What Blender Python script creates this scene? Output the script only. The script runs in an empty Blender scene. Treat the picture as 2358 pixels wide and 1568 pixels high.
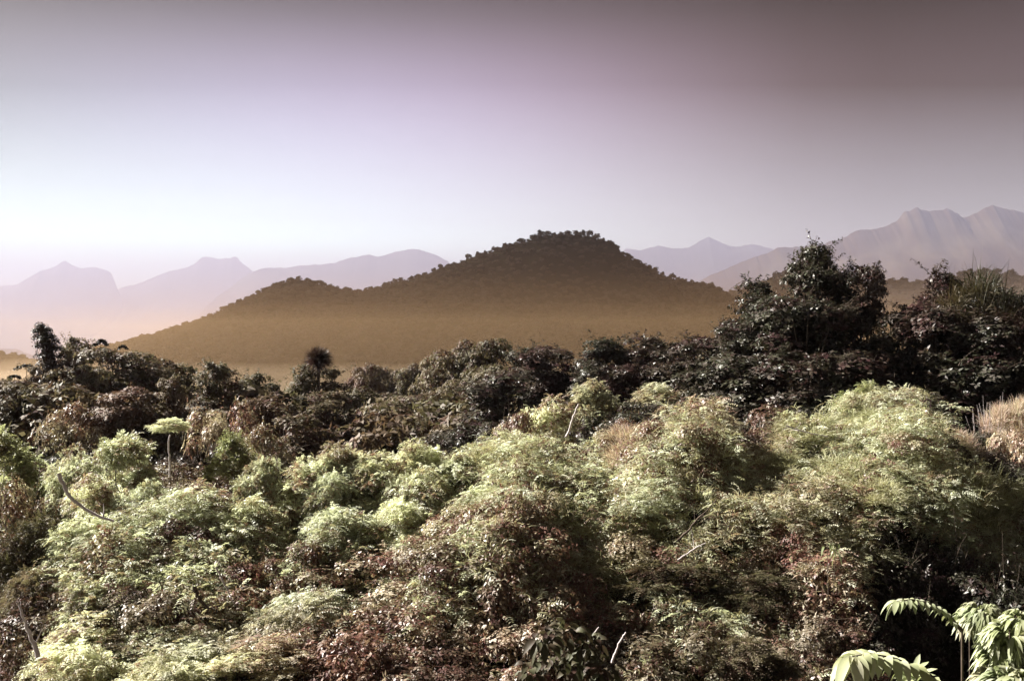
import bpy, math, random
import numpy as np
from mathutils import Vector, Matrix

R = math.radians
sc = bpy.context.scene
COL = sc.collection

# ------------------------------------------------------------------ camera
# the photograph is measured in a frame 2358 x 1568 wide; PX is the focal length in those units
PX, CU, CV = 2292.0, 1179.0, 784.0
cam_data = bpy.data.cameras.new("camera")
cam_data.lens = 35.0
cam_data.sensor_width = 36.0
cam_data.clip_start = 0.1
cam_data.clip_end = 30000.0
cam = bpy.data.objects.new("camera", cam_data)
COL.objects.link(cam)
cam.location = (0.0, 0.0, 0.0)
cam.rotation_euler = (R(90), 0, 0)
sc.camera = cam

# ------------------------------------------------------------------ light, sky, exposure
SUN_EL, SUN_AZ = 36.0, -66.0            # azimuth from the view axis, negative = to the left
sun_dir = Vector((math.sin(R(SUN_AZ)) * math.cos(R(SUN_EL)), math.cos(R(SUN_AZ)) * math.cos(R(SUN_EL)), math.sin(R(SUN_EL))))
sl = bpy.data.lights.new("sun", 'SUN')
sl.energy = 5.0
sl.angle = R(0.5)
sl.color = (1.0, 0.95, 0.86)
sun = bpy.data.objects.new("sun", sl)
COL.objects.link(sun)
sun.rotation_euler = (-sun_dir).to_track_quat('-Z', 'Y').to_euler()

world = bpy.data.worlds.new("World")
sc.world = world
world.use_nodes = True
wn, wl = world.node_tree.nodes, world.node_tree.links
wn.clear()
w_out = wn.new("ShaderNodeOutputWorld")
w_bg = wn.new("ShaderNodeBackground")
w_bg.inputs["Strength"].default_value = 0.10
sky = wn.new("ShaderNodeTexSky")
sky.sky_type = 'NISHITA'
sky.sun_disc = False
sky.sun_elevation = R(SUN_EL)
sky.sun_rotation = R(SUN_AZ)
sky.air_density = 1.0
sky.dust_density = 3.0
sky.ozone_density = 1.0
tc = wn.new("ShaderNodeTexCoord")
sep = wn.new("ShaderNodeSeparateXYZ")
wl.new(tc.outputs["Generated"], sep.inputs[0])
# the evening haze tints the clear sky: one tint by height above the horizon, one by angle round the sun
el_r = wn.new("ShaderNodeValToRGB")
wl.new(sep.outputs["Z"], el_r.inputs["Fac"])
hd = wn.new("ShaderNodeVectorMath"); hd.operation = 'MULTIPLY'; hd.inputs[1].default_value = (1, 1, 0)
wl.new(tc.outputs["Generated"], hd.inputs[0])
hn = wn.new("ShaderNodeVectorMath"); hn.operation = 'NORMALIZE'; wl.new(hd.outputs[0], hn.inputs[0])
ds = wn.new("ShaderNodeVectorMath"); ds.operation = 'DOT_PRODUCT'; wl.new(hn.outputs[0], ds.inputs[0])
ds.inputs[1].default_value = (math.sin(R(SUN_AZ)), math.cos(R(SUN_AZ)), 0)
mr = wn.new("ShaderNodeMath"); mr.operation = 'MULTIPLY_ADD'; mr.inputs[1].default_value = 0.5; mr.inputs[2].default_value = 0.5
wl.new(ds.outputs["Value"], mr.inputs[0])
az_r = wn.new("ShaderNodeValToRGB")
wl.new(mr.outputs[0], az_r.inputs["Fac"])
def ramp(node, stops, mode='LINEAR'):
    cr = node.color_ramp
    cr.interpolation = mode
    while len(cr.elements) > 1: cr.elements.remove(cr.elements[-1])
    cr.elements[0].position = stops[0][0]; cr.elements[0].color = (*stops[0][1], 1)
    for p, c in stops[1:]:
        e = cr.elements.new(p); e.color = (*c, 1)
#SKYRAMPS
EL_STOPS = [(0.0000, (1.0219, 1.0749, 0.9432)), (0.0238, (1.0219, 1.0749, 0.9432)), (0.0476, (1.0219, 1.0749, 0.9432)), (0.0714, (1.0219, 1.0749, 0.9432)), (0.0952, (1.0181, 1.0696, 0.9389)), (0.1190, (0.7540, 0.7014, 0.6390)), (0.1429, (0.6239, 0.5222, 0.4926)), (0.1667, (0.5576, 0.4263, 0.4139)), (0.1905, (0.5201, 0.3684, 0.3647)), (0.2143, (0.4895, 0.3254, 0.3243)), (0.2381, (0.4493, 0.2838, 0.2801)), (0.2619, (0.3886, 0.2359, 0.2260)), (0.2857, (0.3063, 0.1805, 0.1640)), (0.3095, (0.2125, 0.1228, 0.1030)), (0.3333, (0.1366, 0.0781, 0.0597)), (0.3571, (0.1366, 0.0781, 0.0597)), (0.3810, (0.1366, 0.0781, 0.0597)), (0.4048, (0.1366, 0.0781, 0.0597)), (0.4286, (0.1366, 0.0781, 0.0597)), (0.4524, (0.1366, 0.0781, 0.0597)), (0.4762, (0.1366, 0.0781, 0.0597)), (0.5000, (0.1366, 0.0781, 0.0597)), (1.0000, (0.1366, 0.0781, 0.0597))]
AZ_STOPS = [(0.5000, (0.4541, 0.3578, 0.2718)), (0.5333, (0.4541, 0.3578, 0.2718)), (0.5667, (0.5280, 0.4266, 0.3380)), (0.6000, (0.6809, 0.5790, 0.4946)), (0.6333, (0.8243, 0.7389, 0.6728)), (0.6667, (0.9370, 0.8865, 0.8507)), (0.7000, (1.0000, 1.0000, 1.0000)), (0.7333, (1.0020, 1.0605, 1.0927)), (0.7667, (0.9426, 1.0574, 1.1099)), (0.8000, (0.8326, 0.9913, 1.0480)), (0.8333, (0.6904, 0.8736, 0.9199)), (0.8667, (0.5376, 0.7239, 0.7505)), (0.9000, (0.3930, 0.5640, 0.5693)), (0.9333, (0.2697, 0.4131, 0.4014)), (0.9667, (0.1738, 0.2845, 0.2631)), (1.0000, (0.1051, 0.1842, 0.1603))]
#END
ramp(el_r, EL_STOPS); ramp(az_r, AZ_STOPS)
m1 = wn.new("ShaderNodeMix"); m1.data_type = 'RGBA'; m1.blend_type = 'MULTIPLY'; m1.inputs[0].default_value = 1.0
m2 = wn.new("ShaderNodeMix"); m2.data_type = 'RGBA'; m2.blend_type = 'MULTIPLY'; m2.inputs[0].default_value = 1.0
wl.new(sky.outputs[0], m1.inputs[6]); wl.new(el_r.outputs[0], m1.inputs[7])
wl.new(m1.outputs[2], m2.inputs[6]); wl.new(az_r.outputs[0], m2.inputs[7])
wl.new(m2.outputs[2], w_bg.inputs["Color"])
wl.new(w_bg.outputs[0], w_out.inputs[0])

sc.view_settings.view_transform = 'Standard'
sc.view_settings.look = 'None'
sc.view_settings.gamma = 1.0
sc.view_settings.exposure = 1.95
sc.view_settings.use_curve_mapping = False
sc.cycles.use_denoising = True
sc.cycles.max_bounces = 8
sc.cycles.diffuse_bounces = 3
sc.cycles.glossy_bounces = 2
sc.cycles.transmission_bounces = 4
sc.cycles.volume_bounces = 1
sc.cycles.transparent_max_bounces = 8
sc.cycles.use_adaptive_sampling = True
sc.cycles.adaptive_threshold = 0.02

# ------------------------------------------------------------------ helpers
def at(u, v, y):
    return np.array([(u - CU) / PX * y, y, (CV - v) / PX * y])

def _hash(ix, iy, s):
    h = (ix.astype(np.int64) * 374761393 + iy.astype(np.int64) * 668265263 + s * 974634777) & 0x7fffffff
    h = ((h ^ (h >> 13)) * 1274126177) & 0x7fffffff
    return ((h ^ (h >> 16)) & 0xffff) / 65535.0

def vnoise(x, y, s=0):
    x = np.asarray(x, float); y = np.asarray(y, float)
    ix, iy = np.floor(x), np.floor(y)
    fx, fy = x - ix, y - iy
    fx = fx * fx * (3 - 2 * fx); fy = fy * fy * (3 - 2 * fy)
    a, b = _hash(ix, iy, s), _hash(ix + 1, iy, s)
    c, d = _hash(ix, iy + 1, s), _hash(ix + 1, iy + 1, s)
    return (a + (b - a) * fx) * (1 - fy) + (c + (d - c) * fx) * fy

def fbm(x, y, s=0, o=4):
    t = 0; a = 0.5; n = 0
    for i in range(o):
        t = t + a * (vnoise(x * 2 ** i, y * 2 ** i, s + i) - 0.5) * 2; n += a; a *= 0.5
    return t / n

def mesh_from(name, V, F, mat, rnd=None, smooth=False):
    """V (n,3), F (m,k) -> one mesh; rnd (m,) becomes a face attribute read by the foliage material"""
    V = np.ascontiguousarray(V, np.float32); F = np.ascontiguousarray(F, np.int32)
    me = bpy.data.meshes.new(name)
    m, k = F.shape
    me.vertices.add(len(V)); me.vertices.foreach_set("co", V.ravel())
    me.loops.add(m * k); me.loops.foreach_set("vertex_index", F.ravel())
    me.polygons.add(m)
    me.polygons.foreach_set("loop_start", np.arange(0, m * k, k, dtype=np.int32))
    me.polygons.foreach_set("loop_total", np.full(m, k, np.int32))
    me.update(calc_edges=True)
    if rnd is not None:
        at_ = me.attributes.new("tone", 'FLOAT', 'FACE')
        at_.data.foreach_set("value", np.ascontiguousarray(rnd, np.float32))
    if smooth: me.polygons.foreach_set("use_smooth", np.ones(m, bool))
    me.materials.append(mat)
    return me

def link(name, me, parent=None, loc=(0, 0, 0), **props):
    o = bpy.data.objects.new(name, me); COL.objects.link(o)
    if parent is not None: o.parent = parent
    o.location = loc
    for k, v in props.items(): o[k] = v
    return o

def unit(a): return a / np.maximum(np.linalg.norm(a, axis=-1, keepdims=True), 1e-9)

# ------------------------------------------------------------------ materials
def new_mat(name):
    m = bpy.data.materials.new(name); m.use_nodes = True
    n, l = m.node_tree.nodes, m.node_tree.links
    n.clear()
    return m, n, l

def foliage_mat(name, cols, rough=0.45, trans=0.35, spec=0.5, patch=0.12, dry=(0.16, 0.09, 0.05), dry_amt=0.35, tcol=(0.97, 1.0, 0.80)):
    m, n, l = new_mat(name)
    a = n.new("ShaderNodeAttribute"); a.attribute_name = "tone"
    r = n.new("ShaderNodeValToRGB"); l.new(a.outputs["Fac"], r.inputs["Fac"])
    ramp(r, [(i / (len(cols) - 1), c) for i, c in enumerate(cols)])
    oi = n.new("ShaderNodeObjectInfo")
    hs = n.new("ShaderNodeHueSaturation")
    mh = n.new("ShaderNodeMapRange"); l.new(oi.outputs["Random"], mh.inputs[0]); mh.inputs[3].default_value = 0.488; mh.inputs[4].default_value = 0.512
    mv = n.new("ShaderNodeMapRange"); l.new(oi.outputs["Random"], mv.inputs[0]); mv.inputs[3].default_value = 1.2; mv.inputs[4].default_value = 0.8
    l.new(mh.outputs[0], hs.inputs["Hue"]); l.new(mv.outputs[0], hs.inputs["Value"]); l.new(r.outputs[0], hs.inputs["Color"])
    g = n.new("ShaderNodeNewGeometry")
    nz = n.new("ShaderNodeTexNoise"); nz.inputs["Scale"].default_value = patch; nz.inputs["Detail"].default_value = 3
    l.new(g.outputs["Position"], nz.inputs["Vector"])
    mr_ = n.new("ShaderNodeMapRange"); mr_.inputs[1].default_value = 0.48; mr_.inputs[2].default_value = 0.70; mr_.inputs[4].default_value = dry_amt
    l.new(nz.outputs[0], mr_.inputs[0])
    mx = n.new("ShaderNodeMix"); mx.data_type = 'RGBA'
    l.new(mr_.outputs[0], mx.inputs[0]); l.new(hs.outputs[0], mx.inputs[6]); mx.inputs[7].default_value = (*dry, 1)  # dry-leaf patches; in dark foliage their maroon also carries the shadow hue
    p = n.new("ShaderNodeBsdfPrincipled"); p.inputs["Roughness"].default_value = rough
    p.inputs["Specular IOR Level"].default_value = spec
    l.new(mx.outputs[2], p.inputs["Base Color"])
    t = n.new("ShaderNodeBsdfTranslucent")
    tm = n.new("ShaderNodeMix"); tm.data_type = 'RGBA'; tm.blend_type = 'MULTIPLY'; tm.inputs[0].default_value = 1
    l.new(mx.outputs[2], tm.inputs[6]); tm.inputs[7].default_value = (*tcol, 1)
    l.new(tm.outputs[2], t.inputs["Color"])
    ms = n.new("ShaderNodeMixShader"); ms.inputs[0].default_value = trans
    l.new(p.outputs[0], ms.inputs[1]); l.new(t.outputs[0], ms.inputs[2])
    o = n.new("ShaderNodeOutputMaterial"); l.new(ms.outputs[0], o.inputs[0])
    return m

def noise_mat(name, cols, scale=1.0, rough=0.9, spec=0.2, detail=6, bump=0.0, lo=0.3, hi=0.7):
    m, n, l = new_mat(name)
    g = n.new("ShaderNodeNewGeometry")
    nz = n.new("ShaderNodeTexNoise"); nz.inputs["Scale"].default_value = scale; nz.inputs["Detail"].default_value = detail
    l.new(g.outputs["Position"], nz.inputs["Vector"])
    r = n.new("ShaderNodeValToRGB"); l.new(nz.outputs[0], r.inputs[0])
    ramp(r, [(lo + (hi - lo) * i / max(1, len(cols) - 1), c) for i, c in enumerate(cols)])
    p = n.new("ShaderNodeBsdfPrincipled"); p.inputs["Roughness"].default_value = rough
    p.inputs["Specular IOR Level"].default_value = spec
    l.new(r.outputs[0], p.inputs["Base Color"])
    if bump:
        b = n.new("ShaderNodeBump"); b.inputs["Strength"].default_value = bump
        l.new(nz.outputs[0], b.inputs["Height"]); l.new(b.outputs[0], p.inputs["Normal"])
    o = n.new("ShaderNodeOutputMaterial"); l.new(p.outputs[0], o.inputs[0])
    return m

def volume_mat(name, color, density, g=0.0, absorb=(0, 0, 0)):
    m, n, l = new_mat(name)
    v = n.new("ShaderNodeVolumePrincipled")
    v.inputs["Color"].default_value = (*color, 1)
    v.inputs["Density"].default_value = density
    v.inputs["Anisotropy"].default_value = g
    v.inputs["Absorption Color"].default_value = (*absorb, 1)
    o = n.new("ShaderNodeOutputMaterial"); l.new(v.outputs[0], o.inputs["Volume"])
    return m

M_ground = noise_mat("leaf_litter_soil", [(0.022, 0.018, 0.012), (0.05, 0.045, 0.025)], 0.3)
M_far = noise_mat("distant_forest", [(0.006, 0.005, 0.003), (0.011, 0.009, 0.005)], 0.02, spec=0.0)
M_rock = noise_mat("limestone_and_forest", [(0.04, 0.036, 0.03), (0.05, 0.045, 0.035), (0.09, 0.085, 0.075), (0.05, 0.045, 0.04)], 0.006, spec=0.0, lo=0.42, hi=0.66)
M_tanrock = noise_mat("dry_limestone", [(0.055, 0.030, 0.010), (0.065, 0.038, 0.014), (0.11, 0.08, 0.045), (0.07, 0.042, 0.017)], 0.006, spec=0.0, lo=0.45, hi=0.68)
M_bark = noise_mat("bark", [(0.05, 0.035, 0.025), (0.13, 0.10, 0.08)], 6.0)
M_palebark = noise_mat("pale_bark", [(0.42, 0.36, 0.36), (0.62, 0.56, 0.56)], 4.0, rough=0.6)

# ------------------------------------------------------------------ ground
def sig(t): return 1 / (1 + np.exp(-np.clip(t, -30, 30)))
def ground_z(x, y):
    x = np.asarray(x, float); y = np.asarray(y, float)
    # a bank climbs away from the viewer to a crest some 42 m off, then the slope falls to the valley
    z = np.interp(y, [-400, 0, 20, 26, 34, 42, 50, 58, 75, 110, 180, 300, 420, 600, 30000],
                  [-16, -15, -14, -12.6, -10.0, -7.2, -8.6, -10.5, -11.5, -15, -22, -48, -62, -66, -66])
    u = x / np.maximum(y, 5) * PX + CU
    near = sig((44 - y) / 3)
    z = z - 3.0 * sig((120 - u) / 50) * near                                   # the bank ends at the left
    z = z - 4.0 * sig((u - 2040) / 45) * sig((37 - y) / 2.0)                   # the dark hollow at the right
    z = z + 0.5 * np.exp(-((u - 2000) / 260) ** 2) * np.exp(-((y - 47) / 7) ** 2)      # the bamboo mound
    far = sig((y - 37) / 1.5) * sig((56 - y) / 2.0)
    z = z - 1.9 * sig((u - 2190) / 25) * far - 1.5 * np.exp(-((u - 1725) / 55) ** 2) * far - 0.9 * sig((1020 - u) / 60) * far
    z = z + 5.5 * np.exp(-((x - 26) / 17) ** 2 - ((y - 72) / 20) ** 2)         # the knoll with the tall dark trees
    z = z + 3.5 * np.exp(-((x - 8) / 14) ** 2 - ((y - 72) / 17) ** 2)
    z = z + 3.0 * np.exp(-((x + 40) / 14) ** 2 - ((y - 95) / 18) ** 2)
    z = z + 0.9 * fbm(x / 14, y / 14, 3) * np.clip(1.2 - y / 400, 0, 1)
    return z

def make_ground():
    ys = np.concatenate([np.linspace(-60, 130, 77), np.linspace(140, 420, 29), np.geomspace(450, 5900, 34)])
    xs = np.concatenate([-np.geomspace(6300, 130, 30), np.linspace(-120, 120, 97), np.geomspace(130, 6300, 30)])
    X, Y = np.meshgrid(xs, ys)
    Z = ground_z(X, Y)
    V = np.stack([X, Y, Z], -1).reshape(-1, 3)
    ny, nx = X.shape
    i = np.arange(ny - 1)[:, None] * nx + np.arange(nx - 1)[None]
    F = np.stack([i, i + 1, i + 1 + nx, i + nx], -1).reshape(-1, 4)
    link("ground", mesh_from("ground", V, F, M_ground, smooth=True), kind="structure")
make_ground()

# ------------------------------------------------------------------ hills and mountains
def ridge_fn(pts, D, T, base, seed, detail, pw=1.1, rough=0.12, T2=None):
    """crest through the photo's skyline points at distance D; slopes of depth T fall to base on both sides"""
    us = np.array([p[0] for p in pts], float); vs = np.array([p[1] for p in pts], float)
    X = (us - CU) / PX * D; Z = (CV - vs) / PX * D
    T2 = T2 or T
    def f(x, y):
        c = np.interp(x, X, Z) + detail * (fbm(x / (detail * 9), x * 0 + seed, seed, 4) + 0.6 * fbm(x / (detail * 2.5), x * 0 + seed, seed + 3, 3))
        t = np.where(y < D, (D - y) / T, (y - D) / T2)
        t = np.clip(t, 0, 1)
        # the fine outline belongs to the crest only; further down the slopes follow the broad shape
        cs = sum(np.interp(x + k * T * 0.16, X, Z) for k in range(-4, 5)) / 9
        c = np.where(t > 0, np.minimum(c, cs) * (1 - np.exp(-(t / 0.10) ** 2)) + c * np.exp(-(t / 0.10) ** 2), c)
        w = (1 - t) ** pw
        h = c - base
        spur = rough * h * fbm(x / (T * 0.11), (y - D) / (T * 0.13), seed + 7, 6) * np.sin(np.pi * np.clip(t, 0, 1)) ** 0.8
        return base + h * w + spur
    return f, X, Z

def ridge(name, pts, D, T, base, mat, seed=1, detail=3.0, nx=300, ny=40, pw=1.1, rough=0.12, T2=None):
    f, X, Z = ridge_fn(pts, D, T, base, seed, detail, pw, rough, T2)
    xs = np.linspace(X.min(), X.max(), nx)
    t = np.linspace(-1, 1, ny * 2 + 1)
    t = np.sign(t) * np.abs(t) ** 1.3
    ys = D + np.where(t < 0, t * T, t * (T2 or T))
    XX, YY = np.meshgrid(xs, ys)
    ZZ = f(XX, YY)
    V = np.stack([XX, YY, ZZ], -1).reshape(-1, 3)
    n, m = XX.shape
    i = np.arange(n - 1)[:, None] * m + np.arange(m - 1)[None]
    F = np.stack([i, i + 1, i + 1 + m, i + m], -1).reshape(-1, 4)
    link(name, mesh_from(name, V, F, mat, smooth=True), kind="structure")
    return f

HILL = [(190, 812), (240, 800), (290, 796), (330, 776), (370, 768), (410, 748), (460, 738), (510, 722), (550, 700), (600, 672), (640, 655),
        (690, 643), (730, 655), (765, 664), (785, 672), (840, 672), (880, 664), (950, 645), (1030, 615), (1100, 590), (1160, 570), (1210, 560),
        (1240, 548), (1290, 541), (1350, 543), (1390, 552), (1420, 575), (1440, 594), (1470, 606), (1500, 622), (1540, 640), (1590, 650),
        (1640, 658), (1665, 670), (1700, 700), (1760, 740), (1850, 790)]
hill_f = ridge("hill", HILL, 760, 330, -66, M_far, seed=5, detail=2.0, nx=320, pw=1.0, rough=0.05, T2=500)
RIGHT_RIDGE = [(1540, 760), (1640, 700), (1690, 668), (1740, 655), (1790, 634), (1850, 618), (1920, 628), (2000, 660), (2040, 650), (2080, 646), (2140, 655), (2200, 640),
               (2260, 626), (2330, 632), (2400, 636), (2500, 640), (2640, 690), (2800, 760)]
right_f = ridge("right_hill", RIGHT_RIDGE, 1250, 420, -66, M_far, seed=9, detail=3.0, pw=1.0, T2=600)
LEFT_LOW = [(-500, 800), (-300, 815), (-150, 806), (0, 813), (45, 818), (80, 830), (130, 850), (200, 880)]
left_f = ridge("left_hill", LEFT_LOW, 900, 250, -66, M_far, seed=12, detail=1.5, pw=1.0, nx=120)
ridge("far_hill", [(-300, 830), (-100, 815), (-20, 805), (30, 803), (60, 812), (130, 840), (260, 880)], 2600, 500, -90, M_far, seed=13, detail=2.0, nx=80)
# the far massifs, from left to right
ridge("mountain_left", [(-900, 640), (-700, 600), (-500, 625), (-300, 600), (-120, 640), (-40, 660), (0, 657), (40, 655), (65, 640), (95, 622), (125, 614), (150, 600), (165, 608), (185, 618),
        (215, 615), (240, 619), (256, 628), (264, 650), (272, 676), (292, 720), (320, 800)], 4200, 900, -120, M_rock, seed=21, detail=4.0, nx=640, rough=0.05)
ridge("mountain_centre", [(200, 800), (240, 720), (268, 668), (290, 660), (325, 652), (350, 640), (385, 625), (425, 618), (447, 610), (465, 592), (490, 592), (505, 598), (520, 594), (530, 596), (540, 590), (548, 594),
        (552, 602), (575, 620), (620, 650), (700, 700), (800, 780)], 4300, 850, -120, M_rock, seed=22, detail=3.5, nx=560, rough=0.05)
ridge("mountain_rear", [(480, 700), (560, 640), (585, 624), (610, 619), (660, 616), (720, 609), (770, 606), (805, 593), (830, 590), (850, 587), (870, 592), (900, 585), (925, 577), (950, 573), (975, 577), (1005, 587), (1035, 604),
        (1060, 618), (1140, 640), (1260, 660), (1380, 640), (1430, 590), (1440, 572), (1470, 577), (1500, 570), (1520, 566), (1545, 571), (1580, 573), (1605, 559), (1632, 545), (1655, 556), (1680, 566), (1705, 568), (1730, 562),
        (1755, 566), (1780, 574), (1850, 600), (1950, 640), (2100, 700)], 3650, 800, -120, M_rock, seed=23, detail=3.5, nx=700, ny=90, rough=0.028)
ridge("mountain_right", [(1500, 720), (1620, 640), (1740, 590), (1800, 571), (1860, 566), (1900, 560), (1935, 552), (1960, 536), (1985, 530), (2020, 527), (2050, 520), (2066, 508), (2085, 488), (2112, 478), (2140, 487),
        (2165, 484), (2178, 479), (2195, 486), (2218, 499), (2250, 492), (2265, 480), (2285, 472), (2310, 480), (2340, 486), (2380, 494), (2460, 470), (2560, 490), (2700, 540), (2900, 640)],
        2700, 650, -100, M_tanrock, seed=24, detail=4.0, nx=700, ny=90, rough=0.028)

# ------------------------------------------------------------------ haze and mist
def box(name, lo, hi, mat, **props):
    x0, y0, z0 = lo; x1, y1, z1 = hi
    V = [(x, y, z) for z in (z0, z1) for y in (y0, y1) for x in (x0, x1)]
    F = [(0, 2, 3, 1), (4, 5, 7, 6), (0, 1, 5, 4), (2, 6, 7, 3), (0, 4, 6, 2), (1, 3, 7, 5)]
    return link(name, mesh_from(name, np.array(V), np.array(F), mat), **props)
box("haze", (-6500, -1000, -125), (6500, 6000, 392), volume_mat("haze", (0.34, 0.33, 0.39), 0.00007, 0.3), kind="stuff")
# the bank of pale mist that fills the plain between the hills and the far mountains
box("distant_mist", (-6400, 1500, -121), (6400, 5150, 385), volume_mat("distant_mist", (0.42, 0.41, 0.54), 0.00058, 0.25), kind="stuff")
# golden morning mist lying in the valley round the central hill, denser towards its floor
for i, (top, dens, col) in enumerate([(66, 0.00004, (0.50, 0.27, 0.13)), (50, 0.00006, (0.52, 0.29, 0.13)), (37, 0.00010, (0.60, 0.35, 0.16)), (25, 0.00018, (0.70, 0.44, 0.21)), (14, 0.00026, (0.82, 0.56, 0.30)),
        (-13, 0.0007, (0.86, 0.68, 0.48)), (-22, 0.0009, (0.84, 0.72, 0.60))]):
    box("valley_mist", (-300 - 14 * i, 330 + 9 * i, -118 + i), (430 + 17 * i, 1180 - 9 * i, top), volume_mat("valley_mist", col, dens, 0.3), kind="stuff")
# grey mist in the side valley below the right-hand hill
for i, (top, dens) in enumerate([(54, 0.0004)]):
    box("side_valley_mist", (340 + 17 * i, 700 + 12 * i, -105 + i), (1500 + 19 * i, 1490 - 6 * i, top), volume_mat("side_valley_mist", (0.48, 0.42, 0.42), dens, 0.3), kind="stuff")

# ================================================================== vegetation builders (all numpy)
def rand_dirs(rg, n):
    v = rg.normal(size=(n, 3)); return unit(v)

def leaf_quads(P, D, N, L, W, fold=0.12):
    """one folded four-cornered leaf per row"""
    S = unit(np.cross(D, N))
    L = L[:, None]; W = W[:, None]
    m = P + D * L * 0.45
    up = unit(np.cross(S, D))
    V = np.stack([P, m + S * W * 0.5 + up * W * fold, P + D * L - up * L * 0.08, m - S * W * 0.5 + up * W * fold], 1)
    F = np.arange(len(P) * 4).reshape(-1, 4)
    return V.reshape(-1, 3), F

def blade_quads(P, D, L, W, bend, rg, seg=3):
    """thin bending blades of seg quads each"""
    n = len(P)
    side = unit(np.cross(D, rand_dirs(rg, n)))
    pts = []
    for k in range(seg + 1):
        t = k / seg
        c = P + D * (L * t)[:, None]
        c = c + np.stack([D[:, 0] * bend * L * t * t, D[:, 1] * bend * L * t * t, -bend * L * t * t * 0.8], 1)
        w = (W * (1 - 0.85 * t) * 0.5)[:, None]
        pts.append(c - side * w); pts.append(c + side * w)
    V = np.stack(pts, 1)
    b = (np.arange(n) * 2 * (seg + 1))[:, None, None]
    k = np.arange(seg)[None, :, None] * 2
    F = b + k + np.array([0, 1, 3, 2])[None, None]
    return V.reshape(-1, 3), F.reshape(-1, 4), seg

class Bag:
    def __init__(s): s.V = []; s.F = []; s.R = []; s.n = 0
    def add(s, V, F, r):
        s.V.append(V); s.F.append(F + s.n); s.R.append(r); s.n += len(V)
    def get(s): return np.concatenate(s.V), np.concatenate(s.F), np.concatenate(s.R)

def tube(bag, pts, rads, k=6):
    pts = np.array(pts, float); n = len(pts)
    T = unit(np.gradient(pts, axis=0))
    ref = np.array([0.3, 0.9, 0.2]); A = unit(np.cross(T, ref)); B = np.cross(T, A)
    a = np.linspace(0, 2 * np.pi, k, endpoint=False)
    V = pts[:, None] + (A[:, None] * np.cos(a)[None, :, None] + B[:, None] * np.sin(a)[None, :, None]) * np.array(rads)[:, None, None]
    i = np.arange(n - 1)[:, None] * k; j = np.arange(k)[None]; j2 = (j + 1) % k
    F = np.stack([i + j, i + j2, i + k + j2, i + k + j], -1).reshape(-1, 4)
    bag.add(V.reshape(-1, 3), F, np.zeros(len(F)))

def lobes_for(rg, RX, RZ, n, zb, flat=1.0):
    """uneven dome of lobes; returns centres"""
    d = rand_dirs(rg, n * 3); d = d[d[:, 2] > -0.25][:n]
    r = 0.5 + 0.5 * rg.random(len(d)) ** 0.6
    c = d * r[:, None] * np.array([RX, RX, RZ])
    c[:, 2] = c[:, 2] * flat + zb
    return c

def feathery(rg, bag, C, LR, nspray, SL=0.55, k=9, lw=0.035, ll=0.13, droop=0.35, squash=0.6):
    """fine pinnate sprays over lobes C of radius LR (layered, slightly drooping)"""
    idx = rg.integers(0, len(C), nspray)
    d = rand_dirs(rg, nspray); d[:, 2] = np.abs(d[:, 2]) * 1.0 - 0.25 * rg.random(nspray); d = unit(d)
    P = C[idx] + d * (LR[idx] * (0.65 + 0.35 * rg.random(nspray)))[:, None] * np.array([1, 1, squash])
    D = unit(d * np.array([0.8, 0.8, 0.25]) + 0.9 * rand_dirs(rg, nspray) * np.array([1, 1, 0.5]) + np.array([0, 0, 0.12]))
    N = unit(np.array([0, 0, 1.0]) + 0.45 * rand_dirs(rg, nspray) + 0.3 * d)
    S = unit(np.cross(D, N)); Nn = unit(np.cross(S, D))
    tone = np.clip(0.5 + 0.22 * rg.normal(size=nspray) + 0.42 * (rg.random(len(C)) - 0.5)[idx] * 2, 0, 1)
    sl = SL * (0.6 + 0.7 * rg.random(nspray))
    for j in range(k):
        t = (j + 0.6) / k
        c = P + D * (sl * t)[:, None] - np.array([0, 0, 1.0]) * (droop * sl * t * t)[:, None]
        for s in (-1, 1):
            dd = unit(D * 0.55 + S * s + np.array([0, 0, -0.35]) + 0.25 * rand_dirs(rg, nspray))
            L = ll * (1.15 - 0.6 * t) * (0.7 + 0.6 * rg.random(nspray)); W = lw * (0.7 + 0.6 * rg.random(nspray))
            V, F = leaf_quads(c, dd, unit(Nn + 0.4 * rand_dirs(rg, nspray)), L, W)
            bag.add(V, F, np.clip(tone + 0.08 * rg.normal(size=nspray), 0, 1))

def broad(rg, bag, C, LR, n, L=0.2, W=0.09, droop=0.5, squash=0.75, shell=0.45, whorl=5):
    """leaves in loose whorls on the skin of the lobes"""
    m = n // whorl
    idx = rg.integers(0, len(C), m)
    d = rand_dirs(rg, m); d[:, 2] = np.where(rg.random(m) < 0.7, np.abs(d[:, 2]), d[:, 2]); 
    P = C[idx] + d * (LR[idx] * (1 - shell * rg.random(m)))[:, None] * np.array([1, 1, squash])
    tone = np.clip(0.5 + 0.25 * rg.normal(size=m) + 0.42 * (rg.random(len(C)) - 0.5)[idx] * 2, 0, 1)
    ax = unit(d + 0.5 * rand_dirs(rg, m) + np.array([0, 0, 0.3]))
    for j in range(whorl):
        q = unit(np.cross(ax, rand_dirs(rg, m)))
        dd = unit(ax * 0.35 + q * 0.9 - np.array([0, 0, 1.0]) * droop * (0.3 + 0.9 * rg.random(m))[:, None])
        nn = unit(ax + 0.35 * rand_dirs(rg, m) + np.array([0, 0, 0.3]))
        V, F = leaf_quads(P + q * 0.03, dd, nn, L * (0.6 + 0.7 * rg.random(m)), W * (0.6 + 0.7 * rg.random(m)))
        bag.add(V, F, np.clip(tone + 0.1 * rg.normal(size=m), 0, 1))

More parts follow.
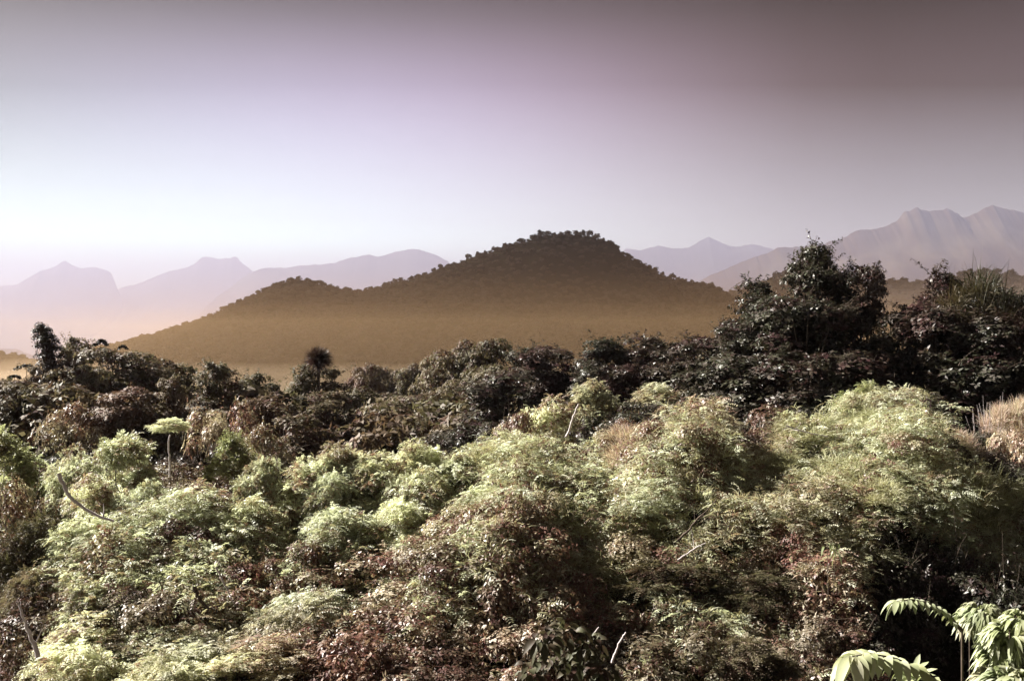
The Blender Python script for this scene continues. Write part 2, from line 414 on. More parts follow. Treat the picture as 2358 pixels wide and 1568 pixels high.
def sprigs(rg, leaves, wood, base, dirs, length, nleaf=22, L=0.2, W=0.085, rad=0.014, curl=0.3):
    """slender leafy shoots standing clear of the crown: twig + alternate leaves"""
    for b, d in zip(base, dirs):
        ln = length * (0.6 + 0.7 * rg.random())
        t = np.linspace(0, 1, 6)[:, None]
        bend = unit(rg.normal(size=3) + np.array([0, 0, 0.6])) * curl * ln
        pts = b + d * ln * t + bend * t * t
        tube(wood, pts, np.linspace(rad, rad * 0.4, 6), 4)
        n = nleaf; tt = 0.15 + 0.85 * rg.random(n)
        c = b + d * ln * tt[:, None] + bend * (tt ** 2)[:, None]
        q = unit(np.cross(np.tile(d, (n, 1)), rand_dirs(rg, n)))
        dd = unit(q + 0.5 * d - np.array([0, 0, 0.45]) * rg.random(n)[:, None])
        nn = unit(np.array([0, 0, 0.8]) + 0.6 * rand_dirs(rg, n))
        V, F = leaf_quads(c, dd, nn, L * (0.6 + 0.6 * rg.random(n)), W * (0.7 + 0.5 * rg.random(n)))
        leaves.add(V, F, np.clip(0.45 + 0.2 * rg.normal(size=n), 0, 1))

def bladey(rg, bag, C, LR, n, L=0.7, W=0.022, up=0.9, bend=0.35, squash=0.7):
    idx = rg.integers(0, len(C), n)
    d = rand_dirs(rg, n); d[:, 2] = np.abs(d[:, 2])
    P = C[idx] + d * (LR[idx] * (0.45 + 0.55 * rg.random(n)))[:, None] * np.array([1, 1, squash])
    D = unit(d * 0.7 + np.array([0, 0, up]) + 0.45 * rand_dirs(rg, n))
    V, F, seg = blade_quads(P, D, L * (0.5 + 0.8 * rg.random(n)), W * (0.6 + 0.8 * rg.random(n)), bend, rg)
    tone = np.clip(0.5 + 0.25 * rg.normal(size=n), 0, 1)
    bag.add(V, F, np.repeat(tone, seg))

def stems_into(rg, wood, C, zb, n=6, r0=0.05, spread=0.3):
    """forked stems from the foot up into the lobes"""
    for k in range(min(n, len(C))):
        c = C[k]
        a = rg.random() * 6.28; f = np.array([math.cos(a), math.sin(a), 0]) * spread * 0.3 * rg.random()
        mid = f * 0.5 + np.array([c[0] * 0.35, c[1] * 0.35, zb + (c[2] - zb) * 0.5])
        pts = np.array([f, mid * 0.5 + f * 0.3, mid, (mid + c) / 2 + 0.05 * rg.normal(size=3), c])
        tube(wood, pts, np.linspace(r0, r0 * 0.25, 5), 5)

# ------------------------------------------------------------------ foliage colours; broad leaves reddened to carry the maroon of the shadows
M_fine = foliage_mat("pale_feathery_leaves", [(0.19, 0.11, 0.09), (0.34, 0.29, 0.18), (0.53, 0.54, 0.36), (0.70, 0.73, 0.56), (0.84, 0.84, 0.70)], rough=0.5, trans=0.45, dry=(0.34, 0.21, 0.17), dry_amt=0.6)
M_finegreen = foliage_mat("green_feathery_leaves", [(0.13, 0.09, 0.06), (0.19, 0.20, 0.09), (0.31, 0.35, 0.17), (0.47, 0.52, 0.32)], rough=0.5, trans=0.38, dry=(0.28, 0.17, 0.13), dry_amt=0.5)
M_blade = foliage_mat("grassy_blades", [(0.20, 0.15, 0.08), (0.32, 0.31, 0.17), (0.50, 0.50, 0.31), (0.75, 0.72, 0.56)], rough=0.5, trans=0.38, dry=(0.38, 0.26, 0.2), dry_amt=0.5)
M_drygrass = foliage_mat("dry_grass", [(0.30, 0.18, 0.15), (0.46, 0.33, 0.27), (0.70, 0.58, 0.48), (0.50, 0.50, 0.32)], rough=0.5, trans=0.35, dry=(0.38, 0.22, 0.19), dry_amt=0.5)
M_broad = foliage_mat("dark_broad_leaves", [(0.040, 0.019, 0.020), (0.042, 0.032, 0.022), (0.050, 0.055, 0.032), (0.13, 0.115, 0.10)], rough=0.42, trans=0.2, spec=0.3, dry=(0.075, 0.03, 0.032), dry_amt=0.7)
M_darkblade = foliage_mat("dark_blades", [(0.04, 0.025, 0.02), (0.05, 0.05, 0.028), (0.09, 0.085, 0.05)], rough=0.45, trans=0.25, spec=0.3)
M_mid = foliage_mat("mid_broad_leaves", [(0.17, 0.075, 0.065), (0.20, 0.12, 0.085), (0.36, 0.31, 0.19), (0.66, 0.60, 0.48)], rough=0.42, trans=0.35, spec=0.4, dry=(0.28, 0.12, 0.11), dry_amt=0.6)
M_maroon = foliage_mat("shade_reddened_leaves", [(0.10, 0.047, 0.042), (0.12, 0.072, 0.052), (0.15, 0.12, 0.07), (0.44, 0.38, 0.31)], rough=0.42, trans=0.3, spec=0.35, dry=(0.15, 0.065, 0.062), dry_amt=0.6)  # maroon cast of the shadows put into the leaf colour
M_bigleaf = foliage_mat("large_dull_leaves", [(0.06, 0.035, 0.025), (0.08, 0.07, 0.04), (0.12, 0.125, 0.065)], rough=0.55, trans=0.3, spec=0.25, dry=(0.12, 0.06, 0.05), dry_amt=0.6, patch=2.0)
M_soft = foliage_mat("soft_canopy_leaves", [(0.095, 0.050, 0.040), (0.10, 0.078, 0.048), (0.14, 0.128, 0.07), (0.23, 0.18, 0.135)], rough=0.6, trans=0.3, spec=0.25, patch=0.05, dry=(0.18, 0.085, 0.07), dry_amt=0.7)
M_forest = foliage_mat("far_forest_leaves", [(0.013, 0.007, 0.003), (0.026, 0.014, 0.006)], rough=0.8, trans=0.05, spec=0.1, patch=0.01, dry=(0.02, 0.013, 0.01), dry_amt=0.4)
M_frond = foliage_mat("large_pale_fronds", [(0.24, 0.28, 0.13), (0.34, 0.38, 0.22), (0.48, 0.50, 0.36)], rough=0.45, trans=0.3, spec=0.4, dry=(0.5, 0.40, 0.30), dry_amt=0.5, patch=3.0, tcol=(0.9, 0.95, 0.7))

# ------------------------------------------------------------------ prototypes: {kind: [(crown mesh, wood mesh, crown height, crown radius)]}
PROTO = {}
def proto(kind, build, n, mat, barkmat=None, seed=0):
    out = []
    for i in range(n):
        rg = np.random.default_rng(seed * 100 + i)
        lv, wd = Bag(), Bag()
        build(rg, lv, wd)
        V, F, r = lv.get()
        top = np.percentile(V[:, 2], 99.7); rad = np.percentile(np.abs(V[:, 0]), 97)
        me = mesh_from(kind + "_crown", V, F, mat, r)
        Vw, Fw, rw = wd.get()
        mw = mesh_from(kind + "_stems", Vw, Fw, barkmat or M_bark)
        out.append((me, mw, top, rad, (V, F, r)))
    PROTO[kind] = out

def clumps(rg, RX, H, n, z0, pw=0.5):
    """centres of leaf clumps through an uneven upright crown from z0 to H"""
    t = rg.random(n) ** 0.8
    z = z0 + (H - z0) * t
    prof = RX * np.clip(1.15 - t, 0.05, 1) ** pw * (0.75 + 0.25 * np.sin(t * 9 + rg.random() * 6))
    a = rg.random(n) * 6.283; r = prof * (0.45 + 0.6 * rg.random(n) ** 0.5)
    lean = rg.normal(size=2) * 0.08 * H
    C = np.stack([np.cos(a) * r + lean[0] * t, np.sin(a) * r + lean[1] * t, z], 1)
    C[0] = (lean[0], lean[1], H)
    return C
def b_feathery(rg, lv, wd):
    C = np.concatenate([lobes_for(rg, 1.8, 1.7, 30, 1.7), clumps(rg, 1.5, 3.5, 12, 1.0)]); LR = 0.2 + 0.5 * rg.random(len(C)) ** 2
    feathery(rg, lv, C, LR, 1900, SL=0.5, ll=0.14, lw=0.05, k=7)
    broad(rg, lv, C, LR, 1800, 0.13, 0.06)
    stems_into(rg, wd, C, 0, 14, 0.04)
def b_layered(rg, lv, wd):
    C = np.concatenate([lobes_for(rg, 2.0, 1.5, 22, 1.6), clumps(rg, 1.8, 3.2, 10, 0.8)]); LR = 0.35 + 0.55 * rg.random(len(C))
    feathery(rg, lv, C, LR, 2000, SL=0.7, squash=0.25, droop=0.5, k=8, ll=0.15, lw=0.05)
    broad(rg, lv, C, LR, 1200, 0.14, 0.06)
    stems_into(rg, wd, C, 0, 14, 0.045)
def b_blade(rg, lv, wd):
    C = np.concatenate([lobes_for(rg, 1.7, 1.5, 26, 1.6), clumps(rg, 1.4, 3.0, 8, 1.0)]); LR = 0.3 + 0.45 * rg.random(len(C))
    bladey(rg, lv, C, LR, 7500, L=0.42, W=0.028, up=0.5, bend=0.6)
    bladey(rg, lv, C, LR, 900, L=0.8, W=0.022, up=1.1, bend=0.3)
    stems_into(rg, wd, C, 0, 16, 0.02)
def b_drygrass(rg, lv, wd):
    C = lobes_for(rg, 1.5, 1.2, 24, 1.3); LR = 0.3 + 0.4 * rg.random(len(C))
    bladey(rg, lv, C, LR, 6000, L=0.5, W=0.026, up=0.8, bend=0.4)
    for k in range(46):
        b0 = np.array([rg.normal() * 0.5, rg.normal() * 0.5, 0]); d = unit(np.array([rg.normal() * 0.35, rg.normal() * 0.35, 1.0])); L = rg.uniform(1.8, 3.0)
        tube(wd, [b0, b0 + d * L * 0.5, b0 + d * L + 0.15 * rg.normal(size=3)], [0.022, 0.016, 0.006], 4)
def b_broad(rg, lv, wd):
    C = clumps(rg, 2.2, 8.0, 44, 1.2); LR = 0.4 + 0.55 * rg.random(len(C)); LR[0] = 0.4
    broad(rg, lv, C, LR, 15000, 0.2, 0.095)
    nsp = 70; i = rg.integers(0, len(C), nsp); d = rand_dirs(rg, nsp); d[:, 2] = np.abs(d[:, 2]) + 0.15; d = unit(d)
    sprigs(rg, lv, wd, C[i] + d * (LR[i] * 0.6)[:, None], d, 0.8, 20, 0.2, 0.09)
    stems_into(rg, wd, C, 0, 16, 0.08)
def b_soft(rg, lv, wd):
    C = np.concatenate([lobes_for(rg, 3.4, 3.0, 26, 6.4), clumps(rg, 3.6, 8.5, 20, 1.5, 0.25)]); LR = 0.7 + 0.9 * rg.random(len(C))
    broad(rg, lv, C, LR, 17000, 0.28, 0.15, squash=0.55, shell=0.25, whorl=4)
    stems_into(rg, wd, C, 0, 10, 0.16)
def b_low(rg, lv, wd):
    C = lobes_for(rg, 1.9, 1.3, 16, 1.3); LR = 0.5 + 0.4 * rg.random(len(C))
    broad(rg, lv, C, LR, 6000, 0.15, 0.065, whorl=6)
    nb = 26; d = rand_dirs(rg, nb); d[:, 2] = np.abs(d[:, 2]) + 0.5; d = unit(d)
    sprigs(rg, lv, wd, C[rg.integers(0, len(C), nb)], d, 1.0, 24, 0.13, 0.05)
    stems_into(rg, wd, C, 0, 9, 0.03)
def b_far(rg, lv, wd):
    C = lobes_for(rg, 1.9, 1.6, 9, 3.6); LR = 0.8 + 0.5 * rg.random(len(C))
    broad(rg, lv, C, LR, 700, 0.6, 0.4, whorl=3, shell=0.3)
    tube(wd, [(0, 0, -1), (0.05, 0, 1.2), (0, 0.05, 3.5)], [0.22, 0.16, 0.1], 5)

proto("feathery_shrub", b_feathery, 4, M_fine, seed=1)
proto("green_feathery_shrub", b_feathery, 2, M_finegreen, seed=2)
proto("layered_shrub", b_layered, 3, M_fine, seed=3)
proto("bamboo_clump", b_blade, 3, M_blade, seed=4)
proto("dry_grass_clump", b_drygrass, 1, M_drygrass, M_palebark, seed=5)
proto("broadleaf_tree", b_broad, 4, M_broad, seed=6)
proto("leafy_shrub", b_low, 3, M_mid, seed=7)
proto("arching_tree", b_blade, 1, M_darkblade, seed=19)
proto("leafy_tree", b_broad, 3, M_soft, seed=18)
proto("hollow_shrub", b_low, 2, M_broad, seed=20)  # leafy shrub recoloured dark, the hollow's shade put into its leaves
proto("dim_shrub", b_layered, 2, M_soft, seed=21)  # layered shrub in darker leaves, shade put into the colour
proto("dark_shrub", b_low, 3, M_maroon, seed=17)  # leafy shrub in maroon leaves, its shade painted by colour
proto("round_canopy_tree", b_soft, 3, M_soft, seed=8)
proto("hill_tree", b_far, 4, M_forest, seed=9)

rng = random.Random(7)
def plant(kind, u, vtop, d, hw, label, cat, group=None, var=None, sz=None, name=None, zf=None):
    """a shrub or tree whose top shows at (u, vtop) when it stands d metres off and is hw wide each side"""
    ps = PROTO[kind]; me, mw, top, rad, _ = ps[var if var is not None else rng.randrange(len(ps))]
    p = at(u, vtop, d)
    s = hw / PX * d / rad
    g = float(ground_z(p[0], d))
    z = float(np.clip((p[2] - g) / top, 0.62 * s, 1.9 * s))
    if zf: z = zf * s
    off = p[2] - g - top * z                      # what the crown still has to be raised by
    r = bpy.data.objects.new(name or {"dim_shrub": "layered_shrub", "hollow_shrub": "leafy_shrub", "dark_shrub": "leafy_shrub", "green_feathery_shrub": "feathery_shrub"}.get(kind, kind), None); COL.objects.link(r); r.empty_display_size = 0.2
    r.location = (p[0], p[1], g); r.rotation_euler = (0, 0, rng.uniform(0, 6.28))
    r["label"] = label; r["category"] = cat
    if group: r["group"] = group
    c = bpy.data.objects.new("crown", me); COL.objects.link(c); c.parent = r
    a1, a2 = rng.uniform(0.85, 1.35), rng.uniform(0.85, 1.35)
    if kind in ("broadleaf_tree", "round_canopy_tree", "leafy_tree"): a1, a2 = min(a1, 1.12), min(a2, 1.12)
    else: c.rotation_euler = (rng.uniform(-.2, .2), rng.uniform(-.2, .2), 0)
    c.location = (0, 0, off); c.scale = (s * a1, s * a2, z)
    w = bpy.data.objects.new("stems", mw); COL.objects.link(w); w.parent = r
    w.location = (0, 0, min(off, 0)); w.scale = (s, s, z * max(1.0, (off + top * z) / (top * z)))
    return r

def merged(name, items, mat, **props):
    """many crowns in one mesh: (proto, x, y, z, s, sz, rot)"""
    bag = Bag()
    for (V, F, r), x, y, z, s, sz, a in items:
        c, n = math.cos(a), math.sin(a)
        W = np.empty_like(V)
        W[:, 0] = (V[:, 0] * c - V[:, 1] * n) * s + x; W[:, 1] = (V[:, 0] * n + V[:, 1] * c) * s + y; W[:, 2] = V[:, 2] * sz + z
        bag.add(W, F, r)
    V, F, r = bag.get()
    link(name, mesh_from(name, V, F, mat, r), **props)

# ------------------------------------------------------------------ woods on the hills
def hill_wood(name, f, D, y0, y1, u0, u1, step, kind="hill_tree", smin=0.8, smax=1.4):
    items = []; rg = np.random.default_rng(int(D))
    for y in np.arange(y0, y1, step):
        x0, x1 = (u0 - CU) / PX * D, (u1 - CU) / PX * D
        for x in np.arange(x0, x1, step):
            xx = x + rg.uniform(-.45, .45) * step; yy = y + rg.uniform(-.45, .45) * step
            z = float(f(np.array(xx), np.array(yy)))
            if z < -45: continue
            s = rg.uniform(smin, smax)
            items.append((PROTO[kind][rg.integers(0, 4)][4], xx, yy, z - 3.6 * s, s, s * rg.uniform(0.8, 1.2), rg.uniform(0, 6.28)))
    merged(name, items, M_forest, kind="stuff")
hill_wood("hill_forest", hill_f, 760, 560, 790, 215, 1700, 5.0, smin=0.8, smax=1.35)
hill_wood("right_hill_forest", right_f, 1250, 1130, 1275, 1640, 2480, 12, smin=1.8, smax=2.7)
hill_wood("left_hill_forest", left_f, 900, 830, 915, -60, 140, 9, smin=1.2, smax=1.8)

def crest_trees(pts, f, D, us, label, group, s0=0.7, s1=1.3):
    rg = random.Random(int(D) + len(us))
    for u in us:
        x = (u - CU) / PX * D; y = D + rg.uniform(-3, 3)
        z = float(f(np.array(x), np.array(y)))
        me, mw, top, rad, _ = PROTO["hill_tree"][rg.randrange(4)]
        s = rg.uniform(s0, s1)
        r = bpy.data.objects.new("hill_tree", None); COL.objects.link(r)
        r.location = (x, y, z - 2.8 * s); r.rotation_euler = (0, 0, rg.uniform(0, 6)); r.scale = (s * rg.uniform(.7, 1.1), s * .9, s * rg.uniform(0.9, 1.25))
        r["label"] = label; r["category"] = "tree"; r["group"] = group
        for nm, m in (("crown", me), ("trunk", mw)):
            c = bpy.data.objects.new(nm, m); COL.objects.link(c); c.parent = r
rr = random.Random(3)
def spread(a, b, n): return [a + (b - a) * (i + rr.uniform(-.3, .3)) / n for i in range(n)]
crest_trees(HILL, hill_f, 760, spread(520, 780, 17), "small dark tree on the lower left shoulder of the brown central hill", "trees on the left shoulder of the central hill")
crest_trees(HILL, hill_f, 760, spread(790, 1200, 24), "small dark tree on the long rising crest of the brown central hill", "trees on the rising crest of the central hill")
crest_trees(HILL, hill_f, 760, spread(1200, 1400, 13), "bushy dark tree silhouetted on the summit of the brown central hill", "trees on the summit of the central hill", 0.9, 1.6)
crest_trees(HILL, hill_f, 760, spread(1405, 1650, 14), "small dark tree on the steep right slope of the brown central hill", "trees on the right slope of the central hill")
crest_trees(RIGHT_RIDGE, right_f, 1250, spread(2190, 2350, 10), "small dark tree on the dark ridge behind the tall trees at right", "trees on the right-hand ridge", 1.4, 2.2)

# ================================================================== undergrowth: the tangled mass between the shrubs
def dv(v): return 42 - (v - 1000) * 14.0 / 568 if v > 1000 else 42 + (1000 - v) * 0.085
def light_lump(rg, kind):
    lv = Bag()
    C = lobes_for(rg, 1.1, 0.8, 7, 1.2); LR = 0.4 + 0.5 * rg.random(len(C))
    if kind == "near_broad": broad(rg, lv, C, LR, 5200, 0.12, 0.05, whorl=4)
    elif kind == "near_fine": feathery(rg, lv, C, LR, 360, k=7, ll=0.10, lw=0.028, SL=0.4)
    elif kind == "near_blade": bladey(rg, lv, C, LR, 2000, L=0.35, W=0.018, up=0.5, bend=0.6)
    elif kind == "mid_broad": broad(rg, lv, C, LR, 1500, 0.2, 0.09, whorl=4)
    elif kind == "mid_fine": feathery(rg, lv, C, LR, 150, k=5, ll=0.18, lw=0.055, SL=0.5)
    elif kind == "mid_blade": bladey(rg, lv, C, LR, 800, L=0.5, W=0.035, up=0.5, bend=0.6)
    V, F, r = lv.get()
    return V, F, r
rg = np.random.default_rng(11)
LUMPS = {k: [light_lump(rg, k) for _ in range(4)] for k in ("near_broad", "near_fine", "near_blade", "mid_broad", "mid_fine", "mid_blade")}
under = {"broad": [], "fine": [], "blade": [], "dark": [], "wine": []}
y = 9.5
while y < 84:
    step = 2.4 if y < 20 else (1.55 if y < 48 else 2.5)
    hw = 0.56 * y + 3
    for x in np.arange(-hw, hw, step):
        xx = x + rg.uniform(-.5, .5) * step; yy = y + rg.uniform(-.5, .5) * step
        n = float(fbm(np.array(xx / 7), np.array(yy / 7), 40, 3)); u = xx / yy * PX + CU
        kind = "broad" if n < 0.0 else ("fine" if n < 0.3 else "blade")
        if yy > 36: kind = "fine" if rg.random() < 0.65 else kind
        if u > 1700 and n > -0.15 and yy > 38: kind = "blade" if rg.random() < 0.6 else "fine"
        if u < 950 and yy < 37 and rg.random() < 0.5: kind = "fine"
        lowdark = np.clip((34.5 - yy) / 8, 0, 1) * (0.8 if u > 650 else 0.3)  # shade down the bank put in as darker leaves
        dark = (u > 2010 + 60 * n and yy < 37) or (u < 135 and yy < 36 and n < 0.2) or rg.random() < lowdark + 0.06 or (yy > 46 and abs(u - 1960) > 170 and rg.random() < 0.9) or (yy > 50) or (u > 2190 and yy > 41)  # hollow, left edge and back rows also shaded by leaf colour
        h = 1.5 + 2.7 * float(fbm(np.array(xx / 4.2), np.array(yy / 4.2), 61, 2)) + rg.uniform(-.5, .6)
        g = float(ground_z(xx, yy))
        s = rg.uniform(0.85, 1.35); sz = s * rg.uniform(0.8, 1.2)
        lib = LUMPS[("near_" if yy < 48 else "mid_") + ("broad" if dark else kind)]
        under[("dark" if u > 1960 or yy > 50 else "wine") if dark else kind].append((lib[rg.integers(0, 4)], xx, yy, g + h - 2.0 * sz, s, sz, rg.uniform(0, 6.28)))
    y += step
# loose leafage over the whole bank: sprays, leaves and blades mixed leaf by leaf over an uneven surface
def canopy_h(x, y):
    return 2.05 + 2.4 * fbm(x / 4.2, y / 4.2, 61, 2) + 1.0 * fbm(x / 1.3, y / 1.3, 71, 3)
def skin(n, y0, y1, seed):
    r_ = np.random.default_rng(seed)
    yy = y0 + (y1 - y0) * r_.random(n); xx = (r_.random(n) * 2 - 1) * 0.56 * yy
    zz = ground_z(xx, yy) + canopy_h(xx, yy) - 0.5 * r_.random(n) ** 2
    return r_, np.stack([xx, yy, zz], 1)
SK = {"wine": Bag(), "broad": Bag(), "dark": Bag(), "fine": Bag(), "blade": Bag()}
r_, Q = skin(66000, 21.5, 52, 5)
uu = Q[:, 0] / Q[:, 1] * PX + CU
nn = fbm(Q[:, 0] / 2.2, Q[:, 1] / 2.2, 81, 4) + 0.12 * r_.normal(size=len(Q)) + 0.35 * (Q[:, 1] - 33) / 15
isdark = ((uu > 2010) & (Q[:, 1] < 37)) | ((Q[:, 1] > 46.5) & (np.abs(uu - 1960) > 170)) | ((uu > 2190) & (Q[:, 1] > 41)) | ((np.abs(uu - 1725) < 50) & (Q[:, 1] > 42)) | (r_.random(len(Q)) < np.clip((34.5 - Q[:, 1]) / 9, 0, 0.8) * np.where(uu > 650, 1, 0.35)) | (uu < 130) & (r_.random(len(Q)) < 0.7)  # shaded parts of the bank get dark leaf colours
grassy = (uu > 1000) & (r_.random(len(Q)) < 0.35)
sel = {"dark": isdark, "blade": ~isdark & (nn > -0.1) & grassy, "fine": ~isdark & (nn > -0.12) & ~grassy}
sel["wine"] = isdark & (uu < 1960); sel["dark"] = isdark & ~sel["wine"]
sel["broad"] = ~(isdark | sel["blade"] | sel["fine"])
sel["broad_"] = ~(sel["dark"] | sel["blade"] | sel["fine"])
sel.pop("broad_")
for k, m in sel.items():
    Pk = Q[m]; nk = len(Pk); LRk = np.full(nk, 0.22); g_ = np.random.default_rng(nk)
    if k == "fine": feathery(g_, SK[k], Pk, LRk, nk, SL=0.72, k=7, ll=0.19, lw=0.05, droop=0.55)
    elif k == "blade": bladey(g_, SK[k], Pk, LRk, nk * 4, L=0.42, W=0.024, up=0.5, bend=0.55)
    else: broad(g_, SK[k], Pk, LRk, nk * 8, 0.17, 0.075, whorl=4, droop=0.9)
def merged2(name, items, skinbag, mat):
    bag = Bag()
    for (V, F, r), x, y, z, s, sz, a in items:
        c, n = math.cos(a), math.sin(a)
        W = np.empty_like(V)
        W[:, 0] = (V[:, 0] * c - V[:, 1] * n) * s + x; W[:, 1] = (V[:, 0] * n + V[:, 1] * c) * s + y; W[:, 2] = V[:, 2] * sz + z
        bag.add(W, F, r)
    V, F, r = skinbag.get(); bag.add(V, F, r)
    V, F, r = bag.get()
    link(name, mesh_from(name, V, F, mat, r), kind="stuff")
merged2("undergrowth", under["broad"], SK["broad"], M_mid)
merged2("shade_reddened_undergrowth", under["wine"], SK["wine"], M_maroon)  # shadow tint lies in the leaf colour
merged2("shade_coloured_undergrowth", under["dark"], SK["dark"], M_broad)  # darkness of the hollow and pockets is painted by leaf colour
merged2("feathery_undergrowth", under["fine"], SK["fine"], M_fine)
merged2("grassy_undergrowth", under["blade"], SK["blade"], M_blade)

# far wood that fills the slope down to the valley
def far_lump(rg):
    lv = Bag(); C = lobes_for(rg, 3.2, 2.6, 14, 5.0); LR = 1.0 + 0.9 * rg.random(len(C))
    broad(rg, lv, C, LR, 1500, 0.6, 0.32, whorl=4, squash=0.65, shell=0.25)
    return lv.get()
FARL = [far_lump(rg) for _ in range(5)]
items = []
y = 82
while y < 330:
    step = 5.0 + y / 90
    hw = 0.56 * y + 8
    for x in np.arange(-hw, hw, step):
        xx = x + rg.uniform(-.4, .4) * step; yy = y + rg.uniform(-.4, .4) * step
        s = rg.uniform(0.8, 1.15); g = float(ground_z(xx, yy))
        items.append((FARL[rg.integers(0, 5)], xx, yy, g - 1.0 * s + rg.uniform(-1, 0.6), s, s * rg.uniform(0.85, 1.1), rg.uniform(0, 6.28)))
    y += step
merged("distant_wood", items, M_soft, kind="stuff")

# ================================================================== shrubs and trees one can tell apart
SUN = "sunlit feathery shrubs along the bright belt"
TH = "shrubs of the foreground thicket"
DK = "tall dark trees on the right"
MIDG = "canopy trees at the edge of the valley"
GR = "bamboo and grass clumps on the right"
def P(kind, u, v, hw, label, cat="shrub", group=None, d=None, **k):
    if group in (SUN, TH, GR): d = None
    if group in (DK, MIDG): v -= 12
    if group == DK: hw *= 1.5
    if group == MIDG and kind == "broadleaf_tree": kind = "leafy_tree"; hw *= 1.25; k["var"] = k.get("var", 0) % 3
    if group == MIDG and kind == "round_canopy_tree": hw *= 1.15
    return plant(kind, u, v, d or dv(v), hw, label, cat, group, **k)
F, G, L, B, D, K, S, N_ = "feathery_shrub", "green_feathery_shrub", "layered_shrub", "bamboo_clump", "broadleaf_tree", "leafy_shrub", "round_canopy_tree", "dry_grass_clump"
# --- bright belt, left to right
P(G, 55, 985, 85, "green feathery shrub at the left edge of the bright belt", group=SUN)
P(F, 165, 1030, 52, "small pale shrub just above the top of the curved bare branch", group=SUN, d=52)
P(F, 270, 1000, 72, "bushy pale feathery shrub at left, lower neighbour of the thin-trunked one", group=SUN)
P(F, 245, 1075, 60, "low pale shrub below the bushy one, right of the curved branch's top", group=SUN)
P(L, 330, 1110, 55, "flat layered pale shrub between the curved branch and the brightest shrub", group=SUN)
P(G, 520, 1000, 60, "dim green shrub behind the bright belt, right of the thin-trunked one", group=SUN)
P(F, 475, 1110, 78, "brightest pale shrub of the belt, broad and frothy, at left of centre", group=SUN)
P(F, 575, 1052, 60, "pale shrub with dark hollow beneath its right side, above the frothy one", group=SUN)
P(L, 575, 1150, 75, "pale layered shrub spreading below the dark hollow", group=SUN)
P(F, 690, 1075, 68, "whitish frothy shrub left of the two stacked round-topped ones", group=SUN)
P(F, 745, 1015, 52, "tall whitish shrub tip standing highest at centre left of the belt", group=SUN)
P(F, 808, 1030, 58, "pale green shrub leaning right beside the tall whitish tip", group=SUN)
P(L, 750, 1090, 50, "small round-topped pale shrub tucked under the tall whitish tip", group=SUN)
P(F, 890, 1040, 60, "pale shrub below the dark gully, left part of the centre belt", group=SUN)
P(F, 965, 1005, 65, "pointed pale shrub against the dark gully's lower edge", group=SUN)
P(L, 960, 1075, 70, "spreading pale shrub under the pointed one at the gully's edge", group=SUN)
P(F, 1060, 1030, 64, "pale shrub with upright tips left of the grassy crest", group=SUN)
P(B, 1150, 1022, 72, "pale grassy crest standing brightest at the middle of the belt", "bamboo", group=SUN)
P(F, 1235, 1010, 62, "pinkish pale shrub left of the leaning thin trunk", group=SUN)
P(L, 1280, 1075, 64, "yellow-green layered shrub below the leaning thin trunk", group=SUN)
P(L, 1365, 1068, 48, "domed whitish shrub with a smooth rounded top, centre right", group=SUN, d=44)
P(N_, 1465, 965, 78, "pinkish dry grass clump with bare upright stems, right of centre", "dry grass", group=SUN, d=56)
P(B, 1540, 1020, 66, "pale grass clump on the right flank of the pinkish dry grass", "bamboo", group=SUN)
P(F, 1612, 938, 52, "small rounded pale shrub on a rise below the dark trees", group=SUN, d=62)
P(F, 1665, 995, 72, "broad pale shrub dome right of the dry grass, lower half bright green", group=SUN)
P(L, 1590, 1075, 70, "layered pale shrub below the rounded dome", group=SUN)
P(F, 1730, 1065, 66, "whitish shrub at the left foot of the large bamboo mound", group=SUN)
P(F, 1350, 872, 62, "pale round-headed tree crown above the leaning thin trunk", "tree", d=64, var=1)
P(F, 1245, 905, 60, "mottled pale shrub left of the round-headed crown, under the dark hump", group=SUN, d=66)
P(F, 1512, 882, 56, "pale domed tree crown lit on top, in front of the dark trees", "tree", d=66, var=2)
P(K, 1190, 940, 62, "dull leafy shrub between the gully and the mottled pale one", group=TH, d=68)
P(K, 1420, 960, 44, "dark leafy shrub under the pale round-headed crown", group=TH, d=62)
# --- large bamboo mound at right
P(G, 1985, 880, 52, "knobbly bright green shrub crowning the bamboo mound", group=GR, d=56)
P(F, 1945, 905, 34, "small whitish shrub tip left of the knobbly green one", group=GR, d=57)
P(K, 2075, 905, 48, "whitish flowering shrub right of the knobbly green one", group=GR, d=56)
P(B, 1850, 965, 80, "pale bamboo clump with spiky top at the mound's left end", "bamboo", group=GR, d=54)
P(B, 1925, 955, 80, "pale bamboo clump in the middle of the mound under the knobbly shrub", "bamboo", group=GR, d=52)
P(B, 2040, 935, 86, "green bamboo clump right of the knobbly shrub, dotted with white", "bamboo", group=GR, d=50)
P(B, 2130, 990, 84, "green bamboo clump on the right slope of the mound", "bamboo", group=GR, d=46)
P(B, 1800, 1040, 78, "yellowish grass clump at the lower left of the mound", "bamboo", group=GR)
P(B, 1960, 1050, 96, "long bladed bamboo clump filling the centre of the mound", "bamboo", group=GR, d=43)
P(B, 2080, 1085, 92, "dim bamboo clump hanging over the dark hollow", "bamboo", group=GR, d=40)
P(B, 2230, 1070, 92, "green bamboo clump near the right edge below the reddish shrub", "bamboo", group=GR, d=38)
P(B, 2335, 1090, 80, "bright green bamboo clump at the right edge of the picture", "bamboo", group=GR, d=36)
P(N_, 2290, 905, 60, "reddish brown bristly shrub high at the right edge", "shrub", group=GR, d=50)
P(N_, 2205, 985, 50, "reddish brown bristly shrub left of the high one at the right edge", "shrub", group=GR, d=47)
P(K, 2340, 975, 60, "dark leafy shrub specked with pale leaves at the right edge", group=GR, d=45)
P(L, 1840, 1120, 86, "bright layered shrub below the bamboo mound, left of the dark hollow", group=GR)
